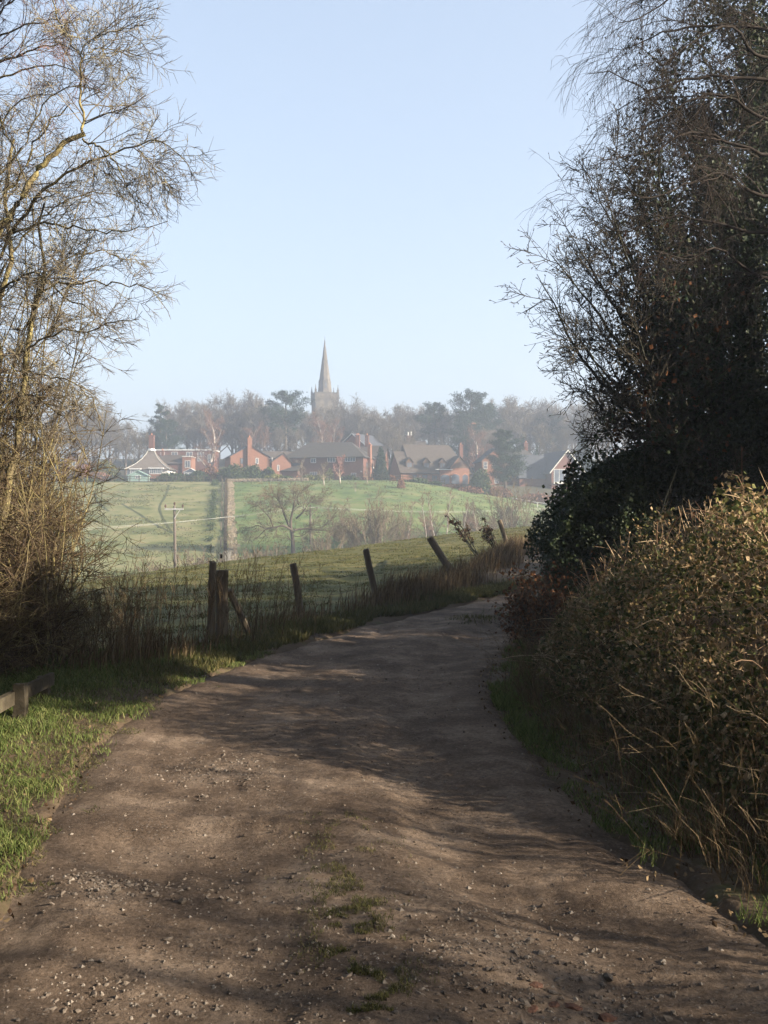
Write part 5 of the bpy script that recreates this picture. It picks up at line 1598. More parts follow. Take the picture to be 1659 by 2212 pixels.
# dark bramble patches left of it
n = 9000
s = rng.random(n) * 49; i = np.minimum(s.astype(int), 48); f = (s - i)[:, None]
q = p[i] * (1 - f) + p[i + 1] * f
k = fbm(s / .8, s * 0 + 4, 78, 3) > .02
q = q[k]; n = len(q)
P = np.c_[q[:, 0] - 2.2 + rng.normal(0, .3, n), q[:, 1], gz(q[:, 0] - 2.2, q[:, 1]) + rng.random(n) * .45]
V, T = leaves(P, rng.uniform(.12, .25, n), rng, .7)
tag(obj('undergrowth', make_mesh('undergrowth', V, None, T), M['shrub_g']), kind='stuff')
# rough dead grass on the strip
n = 7000
y = rng.uniform(94, 196, n); x = -.158 * y + rng.uniform(.1, 1.2, n) + .5 * np.abs(vnoise(y / 3, y * 0, 15))
k = vnoise(x / .9, y / .9, 12) > -.1
turf('dead_grass', x[k], y[k], rng.uniform(.1, .35, k.sum()), .10, .6, M['pale_grass'], 79, simple=True)
# the same along the top edge of the meadow
n = 5000
y = rng.uniform(194, 197, n); x = -.158 * y + rng.random(n) ** 1.4 * 16
turf('dead_grass', x, y, rng.uniform(.2, .7, n), .12, .6, M['pale_grass'], 80)
# tussocks over both far pastures
n = 70000
y = 96 + 100 * rng.random(n); x = y * rng.uniform(-.34, .17, n)
k = vnoise(x / 2.2, y / 2.2, 13) + .7 * vnoise(x / 7, y / 7, 14) > .08
turf('far_tussocks', x[k], y[k], rng.uniform(.06, .20, k.sum()), .14, .8, M['grass_dull'], 81, simple=True)
# ------------------------------------------------------------------ village: materials
def brick_mat(name, c1, c2):
    return ramp_mat(name, [(.3, c1), (.7, c2)], 2.5, detail=8, rough=.95, bump=.3, bscale=12)


M['brick'] = brick_mat('orange_brick', (.165, .082, .056), (.225, .118, .082))
M['brick_d'] = brick_mat('red_brick', (.105, .053, .042), (.145, .074, .058))
M['roof_b'] = ramp_mat('brown_tiles', [(.3, (.055, .045, .038)), (.7, (.09, .075, .064))], 2.2, detail=8, bump=.6, bscale=9)
M['roof_g'] = ramp_mat('grey_tiles', [(.3, (.048, .043, .039)), (.7, (.078, .071, .063))], 2.2, detail=8, bump=.6, bscale=9)
M['slate'] = ramp_mat('blue_slate', [(.3, (.045, .05, .06)), (.7, (.075, .08, .092))], 2.2, detail=8, bump=.4, bscale=9)
M['thatch'] = ramp_mat('pale_thatch', [(.3, (0.104, 0.0864, 0.0736)), (.7, (0.16, 0.136, 0.116))], 3, detail=8, bump=.6)
M['white'] = ramp_mat('white_paint', [(.3, (0.4675, 0.4675, 0.4505)), (.7, (0.561, 0.561, 0.544))], 2, rough=.6)
M['glass'] = ramp_mat('window_glass', [(.3, (.05, .06, .075)), (.7, (.12, .14, .17))], .8, rough=.12, spec=.6)
M['darkwood'] = ramp_mat('dark_window_wood', [(.3, (.06, .04, .03)), (.7, (.12, .08, .06))], 2)
M['greenpaint'] = ramp_mat('green_shed_paint', [(.3, (.16, .24, .22)), (.7, (.24, .33, .30))], 2)
M['church'] = ramp_mat('church_stone', [(.25, (0.068, 0.0592, 0.048)), (.5, (0.116, 0.1008, 0.0816)), (.75, (0.168, 0.148, 0.12))], .7, detail=9, bump=.7, bscale=3)
M['church_d'] = ramp_mat('weathered_church_stone', [(.25, (.055, .05, .044)), (.5, (.09, .082, .07)), (.75, (.145, .13, .11))], .8, detail=9, bump=.7, bscale=3)
M['pot'] = ramp_mat('clay_pots', [(.3, (.34, .15, .09)), (.7, (.44, .21, .13))], 2)


class House:
    """local frame: x along the front, front wall at y = 0 facing -y, z up"""
    def __init__(self, name, label, dxc, D, dybase, rz, cat='house'):
        c = at(dxc, dybase, D)
        self.t = thing(name, label, cat, (c[0], D, c[2]), math.radians(rz))

    def box(self, name, x0, x1, y0, y1, z0, z1, mat):
        return MB().box(x0, x1, y0, y1, z0, z1).build(name, mat, self.t)

    def walls(self, x0, x1, y0, y1, z0, z1, mat, gable=None, zr=None, xr=None):
        """walls with a gable on 'x' ends (ridge along x) or 'y' ends (ridge along y)"""
        m = MB()
        if gable == 'y':
            xr = (x0 + x1) / 2 if xr is None else xr
            ring = [(x0, z0), (x1, z0), (x1, z1), (xr, zr), (x0, z1)]
            V = [(a, y0, b) for a, b in ring] + [(a, y1, b) for a, b in ring]
        elif gable == 'x':
            yr = (y0 + y1) / 2 if xr is None else xr
            ring = [(y0, z0), (y1, z0), (y1, z1), (yr, zr), (y0, z1)]
            V = [(x0, a, b) for a, b in ring] + [(x1, a, b) for a, b in ring]
        else:
            return self.box('wall', x0, x1, y0, y1, z0, z1, mat)
        Q = [(i, (i + 1) % 5, (i + 1) % 5 + 5, i + 5) for i in range(5)]
        T = [(0, 2, 1), (0, 3, 2), (0, 4, 3), (5, 6, 7), (5, 7, 8), (5, 8, 9)]
        m.add(V, Q, T)
        return m.build('wall', mat, self.t)

    def roof(self, x0, x1, y0, y1, z, zr, mat, axis='x', hip0=0.0, hip1=0.0, rp=None, th=.14, name='roof'):
        """pitched roof; axis is the ridge direction; hips shorten the ridge at either end"""
        m = MB()
        if axis == 'x':
            yr = (y0 + y1) / 2 if rp is None else rp
            A, B, C, E = (x0, y0, z), (x1, y0, z), (x1, y1, z), (x0, y1, z)
            r0, r1 = (x0 + hip0, yr, zr), (x1 - hip1, yr, zr)
            m.slab([A, B, r1, r0], th); m.slab([C, E, r0, r1], th)
            if hip0: m.slab([E, A, r0], th)
            if hip1: m.slab([B, C, r1], th)
        else:
            xr = (x0 + x1) / 2 if rp is None else rp
            A, B, C, E = (x0, y0, z), (x1, y0, z), (x1, y1, z), (x0, y1, z)
            r0, r1 = (xr, y0 + hip0, zr), (xr, y1 - hip1, zr)
            m.slab([B, C, r1, r0], th); m.slab([E, A, r0, r1], th)
            if hip0: m.slab([A, B, r0], th)
            if hip1: m.slab([C, E, r1], th)
        return m.build(name, mat, self.t)

    def window(self, x0, x1, z0, z1, y=0.0, frame='white', panes=2, side=None, name='window', rows=1):
        """frame with bars standing 5 cm proud of a wall, a pane behind; side 'l' or 'r' puts it on an end wall at x = y"""
        fw = .09
        m = MB(); g = MB()
        def bx(mb, a0, a1, d0, d1, c0, c1):
            if side is None: mb.box(a0, a1, y - d1, y - d0, c0, c1)
            elif side == 'r': mb.box(y + d0, y + d1, a0, a1, c0, c1)
            else: mb.box(y - d1, y - d0, a0, a1, c0, c1)
        bx(m, x0, x0 + fw, .0, .06, z0, z1); bx(m, x1 - fw, x1, .0, .06, z0, z1)
        bx(m, x0 + fw, x1 - fw, .0, .06, z0, z0 + fw); bx(m, x0 + fw, x1 - fw, .0, .06, z1 - fw, z1)
        for k in range(1, panes):
            c = x0 + (x1 - x0) * k / panes
            bx(m, c - .035, c + .035, .0, .06, z0 + fw, z1 - fw)
        for k in range(1, rows):
            c = z0 + (z1 - z0) * k / rows
            bx(m, x0 + fw, x1 - fw, .0, .055, c - .03, c + .03)
        f = m.build(name, M[frame], self.t)
        bx(g, x0 + fw * .8, x1 - fw * .8, .0, .025, z0 + fw * .8, z1 - fw * .8)
        g.build('pane', M['glass'], f)
        return f

    def chimney(self, x, y, z0, z1, w=.7, d=.6, pots=1, mat='brick_d'):
        m = MB(); m.box(x - w / 2, x + w / 2, y - d / 2, y + d / 2, z0, z1 - .25); m.box(x - w / 2 - .06, x + w / 2 + .06, y - d / 2 - .06, y + d / 2 + .06, z1 - .25, z1)
        c = m.build('chimney', M[mat], self.t)
        for k in range(pots):
            px_ = x + (k - (pots - 1) / 2) * .36
            MB().frustum(px_, y, z1, z1 + .42, .14, .11, 8).build('chimney_pot', M['pot'], c)


# house with the long hipped roof
H = House('brick_house', 'long red brick house with a broad hipped grey roof, centre of the village', 700, 205, 1039, -15)
H.walls(-8.6, 8.4, 0, 7.5, 0, 4.9, M['brick_d'])
H.roof(-9.1, 8.9, -.5, 8.0, 4.85, 8.2, M['roof_g'], hip0=4.6, hip1=4.2)
for x0, x1, z0, z1, n in ((-2.9, -1.75, 3.75, 4.7, 2), (.72, 2.45, 3.82, 4.78, 3), (4.5, 6.75, 3.92, 4.8, 4)):
    H.window(x0, x1, z0, z1, panes=n)
for x0, x1, z0, z1, n in ((-7.6, -5.8, .75, 1.85, 2), (-3.1, -1.5, .95, 1.9, 3), (.6, 1.6, .75, 1.95, 2), (5.8, 6.9, .5, 1.6, 2)):
    H.window(x0, x1, z0, z1, panes=n, frame='steel')
m = MB(); m.slab([(-9.0, -1.6, 2.1), (-5.0, -1.6, 2.1), (-5.0, -.02, 3.1), (-9.0, -.02, 3.1)], .12); m.build('porch_roof', M['roof_g'], H.t)
H.box('porch_wall', -8.7, -5.3, -1.3, -.03, 0, 2.0, M['brick_d'])
H.box('porch_fascia', -8.9, -5.1, -.06, -.02, 3.15, 3.75, M['slate'])
H.chimney(8.75, 3.6, 0, 7.6, w=.62, d=1.1, pots=1, mat='brick')
m = MB(); m.box(7.9, 8.05, -.09, -.02, 1.75, 2.0); m.build('wall_lamp', M['white'], H.t)
H.window(2.2, 3.4, 2.7, 3.9, y=8.4, side='r', panes=1, frame='darkwood')
H.window(1.2, 2.0, 1.0, 1.9, y=8.4, side='r', panes=1, frame='darkwood')

# white-gabled roof behind it
H = House('house', 'house with white gable boards and slate roof behind the hipped roof', 762, 224, 1012, -32)
H.walls(-4.5, 4.5, 0, 8, 0, 4.2, M['brick'], 'y', 7.6)
H.roof(-5, 5, -.4, 8.4, 4.0, 7.9, M['slate'], 'y')
m = MB(); m.slab([(-5.05, -.46, 3.85), (0, -.46, 7.75), (0, -.46, 8.0), (-5.05, -.46, 4.1)], .06); m.slab([(0, -.46, 7.75), (5.05, -.46, 3.85), (5.05, -.46, 4.1), (0, -.46, 8.0)], .06); m.build('bargeboard', M['white'], H.t)
H.window(-.8, .8, 3.6, 4.9, panes=2)
H = House('brick_house', 'red brick house with two tall chimneys and white bay window behind the hipped house', 796, 217, 1034, -10)
H.walls(-3.6, 3.4, 0, 6, 0, 4.9, M['brick'], 'x', 7.2)
H.roof(-4, 3.8, -.4, 6.4, 4.8, 7.4, M['roof_b'], 'x')
H.chimney(-2.6, 1.0, 5.0, 9.6, w=.9, d=.8, pots=2); H.chimney(-.9, 3.0, 5.5, 9.7, w=.8, d=.8, pots=1)
H.window(-1.0, 1.0, 2.5, 4.0, panes=2); H.box('window_bay', -1.2, 1.2, -.75, -.02, 2.1, 2.5, M['white']); H.window(-1.1, 1.1, 2.5, 3.9, y=-.1, panes=3)

# gabled house with the external chimney
H = House('brick_house', 'orange brick gabled house with a tall chimney up its gable, left of the hipped house', 540, 203, 1040, 16)
H.walls(-3.95, 3.95, 0, 9.5, 0, 5.2, M['brick'], 'y', 7.35)
H.roof(-4.35, 4.35, -.25, 9.9, 5.0, 7.5, M['slate'], 'y')
H.chimney(-.15, -.36, 0, 8.9, w=.85, d=.62, pots=1, mat='brick')
H.window(-2.0, -1.35, 3.55, 4.75, panes=1, frame='darkwood'); H.window(1.15, 1.75, 3.6, 4.8, panes=1, frame='white')
H.box('drainpipe', 3.75, 3.86, -.12, -.02, .1, 4.95, M['darkwood'])
H2 = House('brick_house', 'small brown brick gabled wing with dark roof between the two large houses', 608, 206, 1038, 14)
H2.walls(-2.0, 2.0, 0, 5, 0, 3.9, M['brick'], 'y', 5.6, xr=.5)
H2.roof(-2.35, 2.35, -.25, 5.2, 3.7, 5.75, M['roof_g'], 'y', rp=.5)
H2.window(-.9, -.45, 2.0, 3.2, panes=1)
H2.box('vent_pipe', -1.9, -1.7, .6, .8, 4.0, 4.75, M['white'])
H2.walls(-3.5, 9.0, 5.4, 10.4, 0, 4.4, M['brick_d'], 'x', 6.3)
H2.roof(-3.7, 9.3, 5.2, 10.6, 4.3, 6.5, M['roof_b'], 'x')

# dormer house
H = House('brick_house', 'large brick chalet house with three dormers and a long brown roof', 940, 205, 1050, 17)
H.walls(-7.4, -5.25, 0, 8.0, 0, 2.6, M['brick'], 'x', 6.9, xr=4.4)
H.walls(-5.2, 7.4, 0, 9.2, 0, 2.55, M['brick'])
H.roof(-5.2, 7.9, -.55, 9.6, 2.55, 8.9, M['roof_b'], 'x', hip1=2.8, rp=5.6)
H.roof(-7.7, -5.15, -.5, 8.4, 2.6, 7.3, M['roof_b'], 'x', rp=4.4)
m = MB(); m.poly([(-5.24, 4.2, 7.0), (-5.24, 7.0, 7.0), (-5.24, 5.6, 8.8)]); m.slab([(-5.22, 4.2, 7.0), (-5.22, 7.0, 7.0), (-5.22, 5.6, 8.8)], .1); m.build('upper_gable', M['darkwood'], H.t)
for xc in (-5.3, -1.6, 1.9):
    yd = .75
    dm = MB(); ring = [(-.72, 3.55), (.72, 3.55), (.72, 5.0), (0, 5.75), (-.72, 5.0)]
    V = [(xc + a, yd, b) for a, b in ring] + [(xc + a, yd + 2.6, b) for a, b in ring]
    dm.add(V, [(i, (i + 1) % 5, (i + 1) % 5 + 5, i + 5) for i in range(5)], [(0, 2, 1), (0, 3, 2), (0, 4, 3)])
    d_ = dm.build('dormer', M['darkwood'], H.t)
    r_ = MB(); r_.slab([(xc + .92, yd - .2, 4.85), (xc + .92, yd + 3.4, 4.85), (xc, yd + 3.6, 5.92), (xc, yd - .2, 5.92)], .09); r_.slab([(xc - .92, yd + 3.4, 4.85), (xc - .92, yd - .2, 4.85), (xc, yd - .2, 5.92), (xc, yd + 3.6, 5.92)], .09)
    r_.build('dormer_roof', M['roof_b'], d_)
    H.window(xc - .58, xc + .58, 3.75, 4.85, y=yd, panes=2, frame='darkwood')
    MB().box(xc - .68, xc + .68, yd - .14, yd - .07, 3.55, 3.68).build('sill', M['white'], H.t)
# projecting gable at the right and its flat white gutter
H.walls(3.1, 7.3, -.6, 4, 0, 3.9, M['brick'], 'y', 6.0)
H.roof(2.75, 7.65, -.85, 6.2, 3.75, 6.35, M['roof_b'], 'y')
m = MB(); m.slab([(3.3, -.64, 3.75), (7.1, -.64, 3.75), (5.2, -.64, 5.85)], .05); m.build('tile_hanging', M['darkwood'], H.t)
H.box('gutter', -.2, 3.6, -.78, -.66, 3.35, 3.48, M['white'])
H.window(-4.9, -4.0, .1, 2.3, panes=1, frame='darkwood', name='door'); H.window(-2.8, -1.7, .1, 2.3, panes=2, frame='darkwood', name='door'); H.window(-.7, .5, 1.1, 2.2, panes=2, frame='darkwood')
def arch(h, x0, x1, z0, z1, y):
    m = MB(); xs = np.linspace(x0, x1, 9); zs = z1 - .35 * ((xs - (x0 + x1) / 2) / ((x1 - x0) / 2)) ** 2
    for a in range(8): m.add([(xs[a], y - .03, z0), (xs[a + 1], y - .03, z0), (xs[a + 1], y - .03, zs[a + 1]), (xs[a], y - .03, zs[a])], [(0, 1, 2, 3)])
    m.build('archway', M['glass'], h.t)
    m = MB()
    for a in range(8): m.add([(xs[a], y - .05, zs[a]), (xs[a + 1], y - .05, zs[a + 1]), (xs[a + 1], y - .05, zs[a + 1] + .16), (xs[a], y - .05, zs[a] + .16)], [(0, 1, 2, 3)])
    m.build('arch_trim', M['pot'], h.t)
arch(H, 3.4, 5.1, .3, 2.5, -.6); arch(H, 5.8, 7.0, .1, 2.5, -.6)
H.box('porch_wall', .8, 3.08, -.55, -.03, 0, 3.3, M['brick'])
arch(H, 1.0, 2.9, .6, 2.4, -.55)
H.chimney(7.6, 5.0, 2.0, 9.0, w=.75, d=.7, pots=1)
for x in (-3.4, 3.22): MB().box(x, x + .14, -.74 if x > 0 else -.1, -.62 if x > 0 else -.02, 1.85, 2.05).build('wall_lamp', M['white'], H.t)

# house behind the pine with white sash windows
H = House('brick_house', 'brick house with white sash windows and a bay, partly behind the garden pine', 1105, 207, 1058, 6)
H.walls(-6.2, -.6, 0, 8, 0, 6.0, M['brick'], 'y', 8.6, xr=-3.0)
H.roof(-6.8, -.2, -.3, 8.4, 5.8, 8.9, M['slate'], 'y', rp=-3.0)
H.walls(-.55, 6.0, 1.5, 8, -1.5, 6.6, M['brick'])
H.roof(-1.0, 6.4, 1.1, 8.4, 6.5, 8.8, M['roof_g'], 'x', hip1=2.6, hip0=.2)
H.box('eaves', -.6, 6.2, 1.25, 1.45, 6.35, 6.52, M['white'])
H.window(-5.9, -5.1, 4.3, 5.8, panes=1, rows=2); H.window(-4.0, -3.1, 4.4, 5.8, panes=2, rows=2); H.window(-3.6, -2.7, 1.3, 2.7, panes=1, rows=2)
H.window(.4, 1.2, 5.1, 6.2, y=1.5, panes=2); H.window(3.2, 4.1, 4.9, 6.1, y=1.5, panes=2, rows=2)
H.walls(.9, 5.5, -.8, 1.48, -1.3, 3.4, M['brick_d'])
H.roof(.6, 5.9, -1.2, 1.6, 3.4, 4.7, M['slate'], 'x', hip0=1.4, hip1=1.4, rp=1.4)
H.box('bay_gutter', .6, 5.9, -1.24, -1.12, 3.25, 3.4, M['white'])
for a in (1.0, 2.7, 4.1): H.window(a, a + .95, 1.5, 3.15, y=-.8, panes=1, rows=2)
H.window(.2, 1.2, 1.5, 3.1, y=5.5, side='r', panes=1, rows=2)
H.window(2.7, 5.0, -1.0, .2, y=-.8, panes=3)
H.box('corner_pipe', 5.85, 6.0, 1.3, 1.45, 2.8, 6.3, M['white'])
H.chimney(4.4, 5.5, 7.5, 10.2, w=.8, d=.7)

# slate-roofed house with the large gable window, half hidden by the ivy
H = House('house', 'slate-roofed house with a large glazed gable at the right end of the village', 1215, 204, 1062, 14)
H.walls(-2.4, 4.4, 0, 11, -.6, 4.0, M['brick_d'], 'y', 8.2, xr=1.0)
H.roof(-3.0, 5.0, -.5, 11.4, 3.7, 8.5, M['slate'], 'y', rp=1.0)
m = MB(); m.slab([(-3.0, -.56, 3.6), (1.0, -.56, 8.35), (1.0, -.56, 8.62), (-3.0, -.56, 3.9)], .06); m.slab([(1.0, -.56, 8.35), (5.0, -.56, 3.6), (5.0, -.56, 3.9), (1.0, -.56, 8.62)], .06); m.build('bargeboard', M['cable'], H.t)
H.window(-1.9, 3.9, 1.9, 4.6, panes=5, rows=1)
H.box('balcony', -2.1, 4.1, -.5, -.08, 1.6, 1.85, M['cable'])
H.window(-1.4, .2, -.2, 1.3, panes=2, frame='darkwood')
H.walls(-8.2, -2.45, 3, 9, -.6, 2.7, M['brick_d'])
H.roof(-8.6, -1.5, 2.6, 9.4, 2.8, 7.8, M['slate'], 'x', hip0=1.8)

# roof and chimney standing among the trees behind
H = House('house', 'old brown house roof with a chimney among trees behind the dormer house', 1050, 246, 992, 8)
H.walls(-4.2, 5.2, 0, 7, -2, 4.2, M['brick_d'])
H.roof(-4.6, 5.6, -.4, 7.4, 4.3, 7.5, M['roof_b'], 'x', hip0=1.2)
H.chimney(-2.4, 3.5, 6.0, 8.9, w=1.5, d=.8, pots=3)
H = House('house', 'low red roof with pale chimney pots left of the dormer house among trees', 885, 232, 1000, 0)
H.walls(-3.5, 3.5, 0, 6, -2, 3.0, M['brick_d'], 'x', 5.2); H.roof(-3.9, 3.9, -.4, 6.4, 2.9, 5.3, M['roof_b'], 'x')
m = MB(); m.box(-.7, .7, 2.6, 3.4, 4.5, 6.6); m.build('chimney', M['brick_d'], H.t)
for k in (-.35, .35): MB().frustum(k, 3.0, 6.6, 7.5, .2, .17, 8).build('chimney_pot', M['white'], H.t)

# cottage with the swept pale roof and red chimney
H = House('cottage', 'cottage with a swept pale roof rising to a red chimney at left', 318, 206, 1034, 0)
H.walls(-4.2, 4.2, 0, 8, 0, 2.2, M['white'])
m = MB()
prof = [(4.7, 1.9), (3.6, 2.55), (2.6, 3.3), (1.7, 4.2), (1.0, 5.2), (.55, 6.2)]
lv = []
for (r, z) in prof: lv.append([(-r, 4 - r * .95, z), (r, 4 - r * .95, z), (r, 4 + r * .95, z), (-r, 4 + r * .95, z)])
V = [p for l in lv for p in l]; Q = []
for k in range(len(prof) - 1):
    for i in range(4):
        j = (i + 1) % 4; Q.append((k * 4 + i, k * 4 + j, (k + 1) * 4 + j, (k + 1) * 4 + i))
Q.append((20, 21, 22, 23))
m.add(V, Q); m.build('roof', M['thatch'], H.t)
m = MB()
for sx_ in (-1, 1):
    for (r, z), (r2, z2) in zip(prof[:-1], prof[1:]): m.bar((sx_ * r, 4 - r * .95, z + .03), (sx_ * r2, 4 - r2 * .95, z2 + .03), .06, 5)
m.build('ridge_tiles', M['cable'], H.t)
H.chimney(0, 4, 5.6, 9.3, w=1.05, d=.9, pots=1)
MB().frustum(0, 4, 6.0, 6.5, .95, .6, 8).build('chimney_base', M['white'], H.t)
H.box('window_bay', .6, 3.4, -1.2, -.02, 0, .9, M['brick']); H.window(.7, 3.3, .95, 2.0, y=-1.0, panes=6); H.box('bay_roof', .5, 3.5, -1.3, -.03, 2.02, 2.25, M['white'])
H.box('window_bay', -3.4, -1.2, -1.0, -.02, 0, 1.0, M['brick']); H.window(-3.3, -1.3, 1.05, 1.85, y=-.85, panes=5); H.box('bay_roof', -3.5, -1.1, -1.1, -.03, 1.87, 2.1, M['white'])
H = House('garden_shed', 'pale green wooden shed with a low gable in front of the cottage', 298, 199, 1040, 4, 'shed')
H.walls(-1.9, 1.9, 0, 2.4, 0, 1.3, M['greenpaint'], 'y', 2.1); H.roof(-2.2, 2.2, -.25, 2.6, 1.2, 2.25, M['greenpaint'], 'y')
H.window(-.5, .5, .5, 1.2, panes=2)
H = House('white_greenhouse', 'small white greenhouse beside the hedge right of the cottage', 411, 200, 1036, 0, 'greenhouse')
H.walls(-1.4, 1.4, 0, 2, 0, 1.5, M['glass'], 'y', 2.2); H.roof(-1.5, 1.5, -.1, 2.1, 1.5, 2.3, M['white'], 'y', th=.05)
for a in (-1.2, -.4, .4): H.window(a, a + .8, .1, 1.4, panes=1)
# terrace with white windows behind the cottage
H = House('terrace', 'long low terrace with a row of white windows behind the cottage', 385, 236, 1008, 0)
H.walls(-6.2, 8.5, 0, 7, -1, 3.8, M['brick_d'])
H.box('parapet', -6.4, 8.7, -.15, 7.1, 3.82, 4.1, M['white'])
for a in (-1.6, 1.9, 4.6): H.window(a, a + 1.5, 1.3, 3.5, panes=2, rows=2)
H.window(-4.2, -3.2, 1.2, 3.4, panes=2); H.window(7.0, 8.1, 1.0, 3.0, panes=2, rows=2)
H = House('house', 'small red-roofed brick house between the cottage and the birch', 375, 222, 1020, 0)
H.walls(-3.6, 2.0, 0, 5, -1, 2.0, M['brick_d'], 'x', 3.9); H.roof(-3.9, 2.0, -.3, 5.3, 1.9, 4.0, M['roof_b'], 'x')
H.walls(2.02, 4.0, -.4, 4.5, -1, 3.4, M['brick'], None); H.box('parapet', 1.95, 4.1, -.5, 4.6, 3.42, 3.6, M['white'])
H.window(4.0, 4.01, 0, 0, y=0) if False else None
H.window(2.6, 3.8, 1.0, 2.6, y=-.4, panes=2); H.chimney(-3.0, 2.5, 3.0, 5.0, w=.6, d=.6, pots=1)
H = House('house', 'small dim brick house half hidden behind the bare hedge at far left', 160, 210, 1040, 0)
H.walls(-2.6, 2.2, 0, 6, 0, 4.0, M['brick_d'], 'y', 6.2); H.roof(-3.0, 2.6, -.3, 6.3, 3.9, 6.4, M['roof_b'], 'y'); H.window(-1.0, .4, 1.2, 2.4, panes=2); H.window(-1.0, .4, 3.2, 4.2, panes=2)

# ------------------------------------------------------------------ church
cD = 300
c0 = at(701.5, 1106, cD)
cz = gz1(c0[0], cD)
ch = thing('church', 'stone church tower with four pinnacles and a tall octagonal spire above the trees', 'church', (c0[0], cD, cz), math.radians(14))
zt = CAM_H + (1106 - 850) / FD * cD - cz           # top of the parapet
w2 = 3.42
MB().box(-w2, w2, -w2, w2, -1, zt - 1.75).build('tower', M['church_d'], ch)
m = MB(); m.box(-w2 - .18, w2 + .18, -w2 - .18, w2 + .18, zt - 1.75, zt - 1.5); m.build('string_course', M['church'], ch)
pm = MB()
for (x0, x1, y0, y1) in ((-w2 - .06, w2 + .06, -w2 - .06, -w2 + .3), (-w2 - .06, w2 + .06, w2 - .3, w2 + .06), (-w2 - .06, -w2 + .3, -w2 + .31, w2 - .31), (w2 - .3, w2 + .06, -w2 + .31, w2 - .31)):
    pm.box(x0, x1, y0, y1, zt - 1.5, zt - .12)
pm.build('parapet', M['church_d'], ch)
m = MB()
for k in range(5):
    a = -w2 + .45 + k * 1.3
    m.box(a, a + .95, -w2 - .12, -w2 - .07, zt - 1.3, zt - .45)
m.build('parapet_panels', M['church'], ch)
MB().box(-w2 - .12, w2 + .12, -w2 - .12, w2 + .12, zt - .12, zt + .03).build('coping', M['church_d'], ch)
for sx_ in (-1, 1):
    for sy_ in (-1, 1):
        m = MB(); X, Y = sx_ * (w2 - .05), sy_ * (w2 - .05)
        m.box(X - .27, X + .27, Y - .27, Y + .27, zt - 3.2, zt + .55)
        m.box(X - .33, X + .33, Y - .33, Y + .33, zt + .55, zt + .68)
        m.frustum(X, Y, zt + .68, zt + 2.0, .30, .05, 4, PI / 4)
        m.frustum(X, Y, zt + 1.95, zt + 2.25, .11, .11, 6)
        m.build('pinnacle', M['church_d'], ch)
sp_h = (850 - 732) / FD * cD
rs = 2.15
m = MB()
n8 = PI / 8
m.frustum(0, 0, zt - .4, zt + sp_h * .25, rs * 1.05, rs * .79, 8, n8); m.build('spire', M['church'], ch)
m = MB(); m.frustum(0, 0, zt + sp_h * .25, zt + sp_h * .61, rs * .79, rs * .40, 8, n8); m.frustum(0, 0, zt + sp_h * .61, zt + sp_h * 1.0, rs * .40, .05, 8, n8); m.build('spire', M['church'], ch)
m = MB(); m.frustum(0, 0, zt + sp_h * .60, zt + sp_h * .615, rs * .44, rs * .43, 8, n8); m.frustum(0, 0, zt + sp_h * .235, zt + sp_h * .25, rs * .84, rs * .83, 8, n8); m.build('spire_band', M['church_d'], ch)
m = MB(); m.bar((0, 0, zt + sp_h - .3), (0, 0, zt + sp_h + .75), .04, 5); m.build('finial', M['church_d'], ch)
def lucarne(ang, z0, h, w, r):
    ca, sa = math.cos(ang), math.sin(ang)
    ring = [(-w, z0), (w, z0), (w, z0 + h * .62), (0, z0 + h), (-w, z0 + h * .62)]
    V = []
    for rr in (r + .10, r - .7):
        for a, z in ring: V.append((ca * rr - sa * a, sa * rr + ca * a, z))
    m = MB().add(V, [(i, (i + 1) % 5, (i + 1) % 5 + 5, i + 5) for i in range(5)], [(0, 1, 2), (0, 2, 3), (0, 3, 4)])
    l = m.build('lucarne', M['church'], ch)
    V = [(ca * (r + .13) - sa * a, sa * (r + .13) + ca * a, z) for a, z in ((-w * .55, z0 + .15), (w * .55, z0 + .15), (w * .55, z0 + h * .58), (0, z0 + h * .82), (-w * .55, z0 + h * .58))]
    MB().add(V, [], [(0, 1, 2), (0, 2, 3), (0, 3, 4)]).build('opening', M['glass'], l)
for k in range(4):
    lucarne(-PI / 2 + k * PI / 2, zt + sp_h * .08, 2.5, .34, rs * .82)
    lucarne(-PI / 2 + k * PI / 2 + PI / 4, zt + sp_h * .53, 1.3, .2, rs * .41)
# belfry windows with pale louvres
for (fx, fy, ang) in ((0, -1, 0), (-1, 0, 1)):
    for xc in ((-.0,) if ang else (-1.55, 1.0)):
        m = MB(); xs = np.linspace(-.75, .75, 9); zs = zt - 2.25 - .7 * (xs / .75) ** 2
        for a in range(8):
            pts = [(xs[a], zt - 4.8), (xs[a + 1], zt - 4.8), (xs[a + 1], zs[a + 1]), (xs[a], zs[a])]
            V = [((xc + u, -w2 - .05, z) if not ang else (-w2 - .05, xc - u, z)) for u, z in pts]
            m.add(V, [(0, 1, 2, 3)])
        m.build('belfry_window', M['church'], ch)
MB().bar((.9, .9, zt), (.9, .9, zt + 4.3), .045, 5).build('flagpole', M['steel'], ch)

